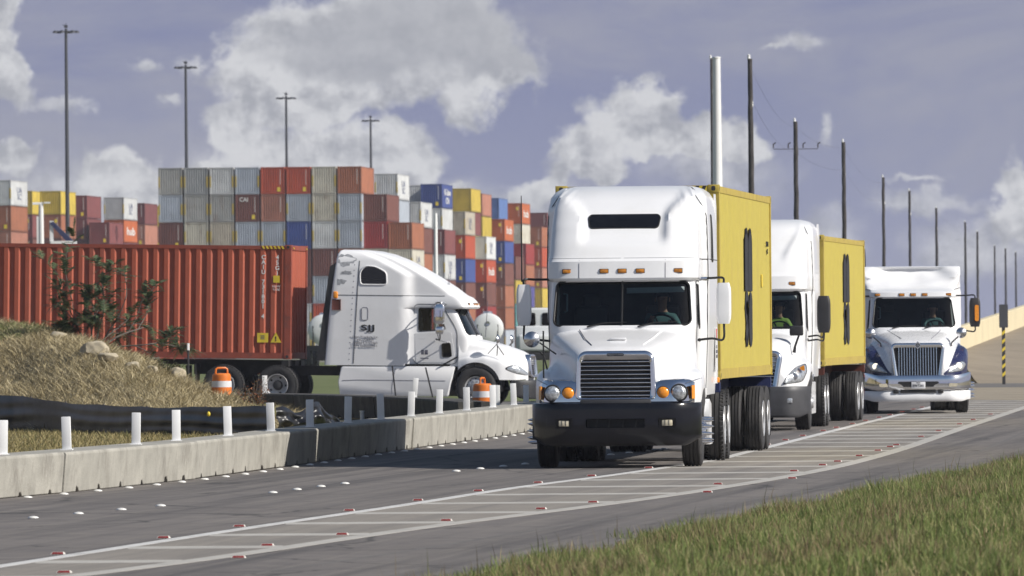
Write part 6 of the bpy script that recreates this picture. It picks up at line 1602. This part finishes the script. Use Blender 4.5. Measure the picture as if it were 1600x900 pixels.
# ------------------------------------------------------------------ light towers and poles
M['pole'] = pm('dark_steel_pole', (.045, .047, .055), .6, var=.2, scale=1)
M['galv'] = pm('galvanised_pole', (.74, .74, .73), .5, 0, var=.08, scale=.5)
M['timber'] = pm('creosoted_pole', (.045, .040, .038), .9, var=.45, scale=1.5, dirt=(.16, .14, .12), dirt_amt=.35, dscale=2.5)
def light_tower(px, ytop, H, label):
    D = (CAM_H - H) and (H + .9 - 2.9) / ((HOR - ytop - (px - 800) * math.tan(ROLL)) / F); x = at(px, ytop, D).x
    zg = -.93; t = thing('light_tower', label, 'light tower', (x, D, zg), (0, 0, 0), 'high light towers over the container yard')
    h = at(px, ytop, D).z - zg
    mb = MB(); mb.tube([(0, 0, 0), (0, 0, h * .5), (0, 0, h - .3)], [.24, .19, .13], 12); mb.build('mast', M['pole'], t)
    mb = MB(); ring = [(.75 * math.cos(q), .75 * math.sin(q), h - .55) for q in [6.2832 * i / 20 for i in range(20)]]; mb.tube(ring, .05, 6, closed=True)
    for q in range(6): a = q * 1.0472 + .2; mb.tube([(0, 0, h - .5), (.75 * math.cos(a), .75 * math.sin(a), h - .55)], .04, 5)
    mb.tube([(0, 0, h - .3), (.0, 0, h + .25)], .03, 5); mb.box(-.16, .16, -.16, .16, h - .2, h + .05); mb.tube([(0, 0, h - .15), (-.3, 0, h + .1)], .03, 5); mb.build('head_frame', M['pole'], t)
    for q in range(6):
        a = q * 1.0472 + .2; c = Vector((1.0 * math.cos(a), 1.0 * math.sin(a), h - .62)); mb = MB()
        mb.lathe([(.18, .0001), (.16, .10), (.05, .22), (-.06, .26), (-.06, .0001)], c, 'z', 12); mb.tube([c + Vector((0, 0, .1)), Vector((.72 * math.cos(a), .72 * math.sin(a), h - .5))], .04, 5); mb.build('floodlight', M['pole'], t)
    return t
for px, y, lab in ((103, 40, 'tallest looking dark light tower at the far left'), (290, 97, 'dark light tower above the left end of the tall container block'), (447, 146, 'dark light tower above the middle of the tall container block'), (579, 182, 'smallest looking light tower, at the right end of the tall block')):
    light_tower(px, y, 30.0, lab)
def utility_pole(px, ytop, D, r, label, cross=None, mat='timber', wob=1.0):
    p = at(px, ytop, D); t = thing('utility_pole', label, 'utility pole', (p.x, D, -.03 if D < 500 else -.93), (0, 0, 0), 'row of utility poles beside the ramp'); h = p.z - t.location.z
    rr = random.Random(px); pts = []; rs = []
    for i in range(25):
        u = i / 24; pts.append((wob * .012 * rr.uniform(-1, 1), 0, h * u)); rs.append(r * (1.15 - .35 * u) * rr.uniform(.93, 1.07))
    mb = MB(); mb.tube(pts, rs, 10); mb.build('pole', M[mat], t, 60)
    mb = MB()
    for k in range(3): mb.lathe([(0, .05), (.08, .07), (.12, .05), (.2, .06), (.24, .0001)], (.05 * (k - 1), 0, h - .05 - .9 * k), 'z', 8)
    mb.build('insulator', M['galv'], t)
    if cross:
        mb = MB(); mb.box(-1.1, 1.1, -.04, .04, h - cross - .015, h - cross + .015)
        mb.build('crossarm', M['timber'], t)
        for k in range(4):
            x = -1.1 + k * .73; q = MB(); q.tube([(x, 0, h - cross + .05), (x, 0, h - cross + .25), (x + .12, 0, h - cross + .32)], .032, 6); q.build('insulator', M['timber'], t)
    return t, p
PL = [(1172, 92, 330, .115), (1243, 190, 420, .13), (1318, 222, 468, .13), (1380, 277, 580, .12), (1421, 298, 641, .11), (1463, 325, 737, .13), (1508, 347, 844, .13), (1527, 362, 932, .14), (1554, 384, 1060, .13), (1571, 388, 1120, .15), (1587, 394, 1180, .14)]
nm = ['tallest dark pole, right of the white steel pole', 'dark pole with a crossarm, behind the second truck', 'dark pole above the second yellow container', 'dark pole left above the last truck', 'dark pole over the middle of the last truck roof', 'dark pole over the right part of the last truck roof', 'dark pole close to the mirror of the last truck', 'slim dark pole right of the mirror of the last truck', 'slim dark pole between the mirror and the road sign', 'slim dark pole behind the road sign', 'farthest slim pole, right of the road sign']
tops = []
for i, (px, y, D, r) in enumerate(PL):
    t, p = utility_pole(px, y, D, r, nm[i], 1.35 if i == 1 else None); tops.append(p)
t, p = utility_pole(1111.5, 91, 448, .085, 'thin dark pole standing against the white steel pole', None, 'timber', .4); 
pw = at(1119.5, 90, 446); t = thing('steel_pole', 'thick white steel pole rising behind the first yellow container', 'utility pole', (pw.x, 446, -.03)); h = pw.z + .03
mb = MB(); mb.tube([(0, 0, 0), (0, 0, h * .5), (0, 0, h)], [.30, .26, .20], 20); mb.build('shaft', M['galv'], t)
mb = MB(); mb.lathe([(0, .23), (.05, .22), (.08, .0001)], (0, 0, h - .02), 'z', 20); mb.build('cap', M['galv'], t)
mb = MB()
for hh in (.0, -1.2):
    for a, b in zip(tops[:-1], tops[1:]):
        pts = []
        for i in range(13):
            u = i / 12; q = a.lerp(b, u); pts.append((q.x, q.y, q.z - .3 + hh - (a - b).length *   .006 * 4 * u * (1 - u)))
        mb.tube(pts, .004, 4, caps=False)
o = mb.build('power_line', M['wire'], None, 60); tag(o, 'thin overhead wires strung between the dark utility poles', 'wires')
# slim white lamp post in the yard
p = at(680.5, 333, 480); t = thing('lamp_post', 'slim white lamp post rising behind the SJJ truck roof', 'lamp post', (p.x, 480, -.03)); h = p.z + .03
mb = MB(); mb.tube([(0, 0, 0), (0, 0, h * .98), (0, 0, h)], [.12, .10, .07], 12); mb.build('shaft', M['galv'], t)
# small white mast with arms by the left stacks
p = at(64, 318, 560); t = thing('light_mast', 'short white mast with two arms in front of the yellow containers', 'lamp post', (p.x, 560, -.2)); h = p.z + .2
mb = MB(); mb.tube([(0, 0, 0), (0, 0, h)], [.22, .16], 10); mb.build('shaft', M['galv'], t)
mb = MB(); mb.box(-.55, .5, -.06, .06, h - .02, h + .08); mb.box(-.55, -.1, -.2, .2, h - .08, h); mb.box(.2, .6, -.2, .2, h + .0, h + .1); mb.build('lamp_arm', M['galv'], t)
# striped yard crane leg beside it
t = thing('reach_stacker_boom', 'white and navy striped yard crane frame below the short white mast', 'crane', (at(75, 350, 570).x, 570, -.3))
mb = MB(); mb.box(-.75, -.45, -.2, .2, 0, at(75, 338, 570).z + .3); mb.box(.12, .36, -.2, .2, 0, at(75, 345, 570).z + .3); mb.build('upright', M['galv'], t)
zb = at(75, 372, 570).z + .3; mb = MB(); mb.prism([(.1, zb + 1.0), (.35, zb + 1.1), (1.7, zb - .2), (1.2, zb - .2)], 'y', -.3, .3); mb.build('brace', M['navy'], t)
mb = MB(); mb.box(.2, 1.9, -.32, .32, zb - .5, zb - .2); mb.build('beam', M['galv'], t)

# ------------------------------------------------------------------ vehicles in the yard behind
M['tankw'] = pm('white_tank_paint', (.68, .69, .70), .4, var=.06, scale=.8, dirt=(.5, .46, .4), dirt_amt=.4, dscale=.8)
def tank_trailer(label, px, D, rotz=-.03):
    p = at(px, 512, D); t = thing('tank_trailer', label, 'tank trailer', (p.x, D, -.03), (0, 0, rotz), 'white tank trailers in the yard')
    mb = MB(); mb.lathe([(-.14, .0001), (-.125, .40), (-.07, .66), (-.02, .75), (0, .78), (.05, .80), (.1, .78), (8.5, .78), (8.7, .6), (8.8, .0001)], (0, 0, 2.0), 'y', 32); mb.build('tank', M['tankw'], t)
    mb = MB(); mb.box(-.5, .5, .4, 8.2, 1.0, 1.15); mb.box(-.9, .9, .2, .35, .9, 1.2); mb.build('frame', M['chassis'], t)
    mb = MB(); mb.lathe([(0, .25), (.12, .24), (.14, .0001)], (0, 1.2, 2.76), 'z', 16); mb.build('hatch', M['steel'], t)
    mb = MB(); mb.lathe([(-.15, .0001), (-.16, .12), (-.11, .14)], (0, 0, 2.25), 'y', 16); mb.build('end_manway', M['steel'], t)
    mb = MB()
    for x in (-.52, .52): mb.box(x - .03, x + .03, -.10, -.04, 1.15, 2.2)
    mb.build('end_post', M['chassis'], t)
    for y in (1.0, 6.4, 7.7): dual(t, y, .515, T_TRAIL)
    return t
tank_trailer('white tank trailer whose round end shows above the SJJ truck hood', 762, 440, -.005)
tank_trailer('white tank trailer glimpsed between the red container and the SJJ sleeper', 505, 440)
def yard_truck(label, px, D):
    p = at(px, 512, D); t = thing('yard_truck', label, 'yard truck', (p.x, D, -.03), (0, 0, -.05))
    mb = MB(); mb.box(-1.15, 1.15, .9, 2.6, .95, 2.1, 0, .08); mb.box(-1.05, 1.05, 1.0, 2.6, 2.0, 2.95, 0, .12); mb.box(-1.0, 1.0, .1, 1.2, .9, 1.7, 0, .12); mb.build('cab', M['tankw'], t)
    for x in (-.55, .45):
        mb = MB(); mb.prism(rrect(.36, .34, 2.12, 2.72, .08), 'y', .97, .995); mb.M = None
        o = mb.build('window', M['darkglass'], t); o.location.x = x
    mb = MB(); mb.box(-.5, .5, 2.6, 6.5, .75, 1.0); mb.build('frame', M['chassis'], t)
    mb = MB(); mb.box(-1.1, 1.1, .0, .2, .5, .85, 0, .04); mb.build('bumper', M['chassis'], t)
    for x in (-.95, .95): wheel(t, x, 1.2, .52, T_STEER, R_STEER)
    dual(t, 5.4)
    mb = MB(); mb.lathe([(0, .05), (.2, .12), (.4, .05)], (-.7, 2.0, 2.95), 'z', 10); mb.build('beacon', M['tankw'], t); return t
yard_truck('white yard truck with dark windows half hidden behind the first truck', 842, 400)

# ------------------------------------------------------------------ right: ramp, parapet and sign
A0, B0 = at(1492, 550, 325), at(1660, 484, 470)
rows = []
for i in range(31):
    u = i / 30; top = A0.lerp(B0, u); foot = Vector((15.5 + 22 * u, 283 + 25 * u, -.02)); row = []
    for j in range(13):
        v = j / 12; q = foot.lerp(top, v); q.z = -.02 + (top.z + .02) * sst(v, 0, 1.02) + .03 * math.sin(9 * u + 7 * v) * math.sin(math.pi * v); row.append(tuple(q))
    rows.append(row)
mb = MB(); mb.loft(rows, closed=False, caps=False); o = mb.build('embankment', M['slope'], None, 80, fixn=False)
for p_ in o.data.polygons:
    if p_.normal.z < 0: p_.flip()
struct(o)
struct(sheet('cross_road', M['oldroad'], lambda d: 12.5 + (d - 262) * .03, lambda d: 60, [266, 276, 284], .009))
M['wallp'] = pm('cream_parapet_concrete', (.62, .54, .36), .8, var=.06, scale=.5, dirt=(.45, .38, .25), dirt_amt=.4, dscale=.4)
N0 = Vector((B0.x - A0.x, B0.y - A0.y, 0)).normalized(); side = Vector((N0.y, -N0.x, 0))
mb = MB(); secs = []
for i in range(-14, 41):
    u = i / 30; q = A0.lerp(B0, u); zt = q.z + .92; zb = q.z - .25
    if u < 0: zt = q.z + .92; zb = -.2
    s = side * .16; cpt = [q - s, q + s]
    secs.append([(cpt[0].x, cpt[0].y, zb), (cpt[1].x, cpt[1].y, zb), (cpt[1].x, cpt[1].y, zt - .03), (cpt[1].x - s.x * .3, cpt[1].y - s.y * .3, zt), (cpt[0].x + s.x * .3, cpt[0].y + s.y * .3, zt), (cpt[0].x, cpt[0].y, zt - .03)])
mb.loft(secs); o = mb.build('bridge_parapet', M['wallp'], None, 30); tag(o, 'cream concrete parapet wall climbing the ramp behind the last truck', 'wall')
# object marker: back of a sign plate on a striped post
g = ground(1568.5, 601); t = thing('road_sign', 'back of a dark sign plate on a black and yellow striped post', 'road sign', (g.x, g.y, 0), (0, 0, .12))
s_ = F / g.y; mb = MB(); mb.box(-.05, .05, -.03, .03, 0, 1.9)
pst = mb.build('post', M['blackm'], t)
mb = MB()
for i in range(6):
    z = .25 + i * .27; mb.prism([(-.052, z), (.052, z + .09), (.052, z + .20), (-.052, z + .11)], 'y', -.034, -.0305)
mb.build('yellow_stripes', M['hazy'], pst)
mb = MB(); mb.prism(rrect(.145, .145, 1.86, 2.62, .03), 'y', -.06, -.045); mb.build('plate', M['pole'], t)
mb = MB(); mb.box(-.12, .12, -.044, -.032, 2.0, 2.04); mb.box(-.12, .12, -.044, -.032, 2.4, 2.44); mb.build('bracket', M['galv'], t)

# ------------------------------------------------------------------ the air between here and the yard
mb = MB(); mb.box(-1500, 1500, -80, 1600, -2.2, 42); hz = mb.build('haze', [], None)
hm = bpy.data.materials.new('pale_haze'); hm.use_nodes = True; hn = hm.node_tree; hn.nodes.clear()
ho = hn.nodes.new('ShaderNodeOutputMaterial'); hv = hn.nodes.new('ShaderNodeVolumePrincipled'); hv.inputs['Color'].default_value = (.86, .89, 1.0, 1); hv.inputs['Density'].default_value = .00012; hv.inputs['Anisotropy'].default_value = .2
hn.links.new(hv.outputs[0], ho.inputs['Volume']); hz.data.materials.append(hm); struct(hz, 'stuff')
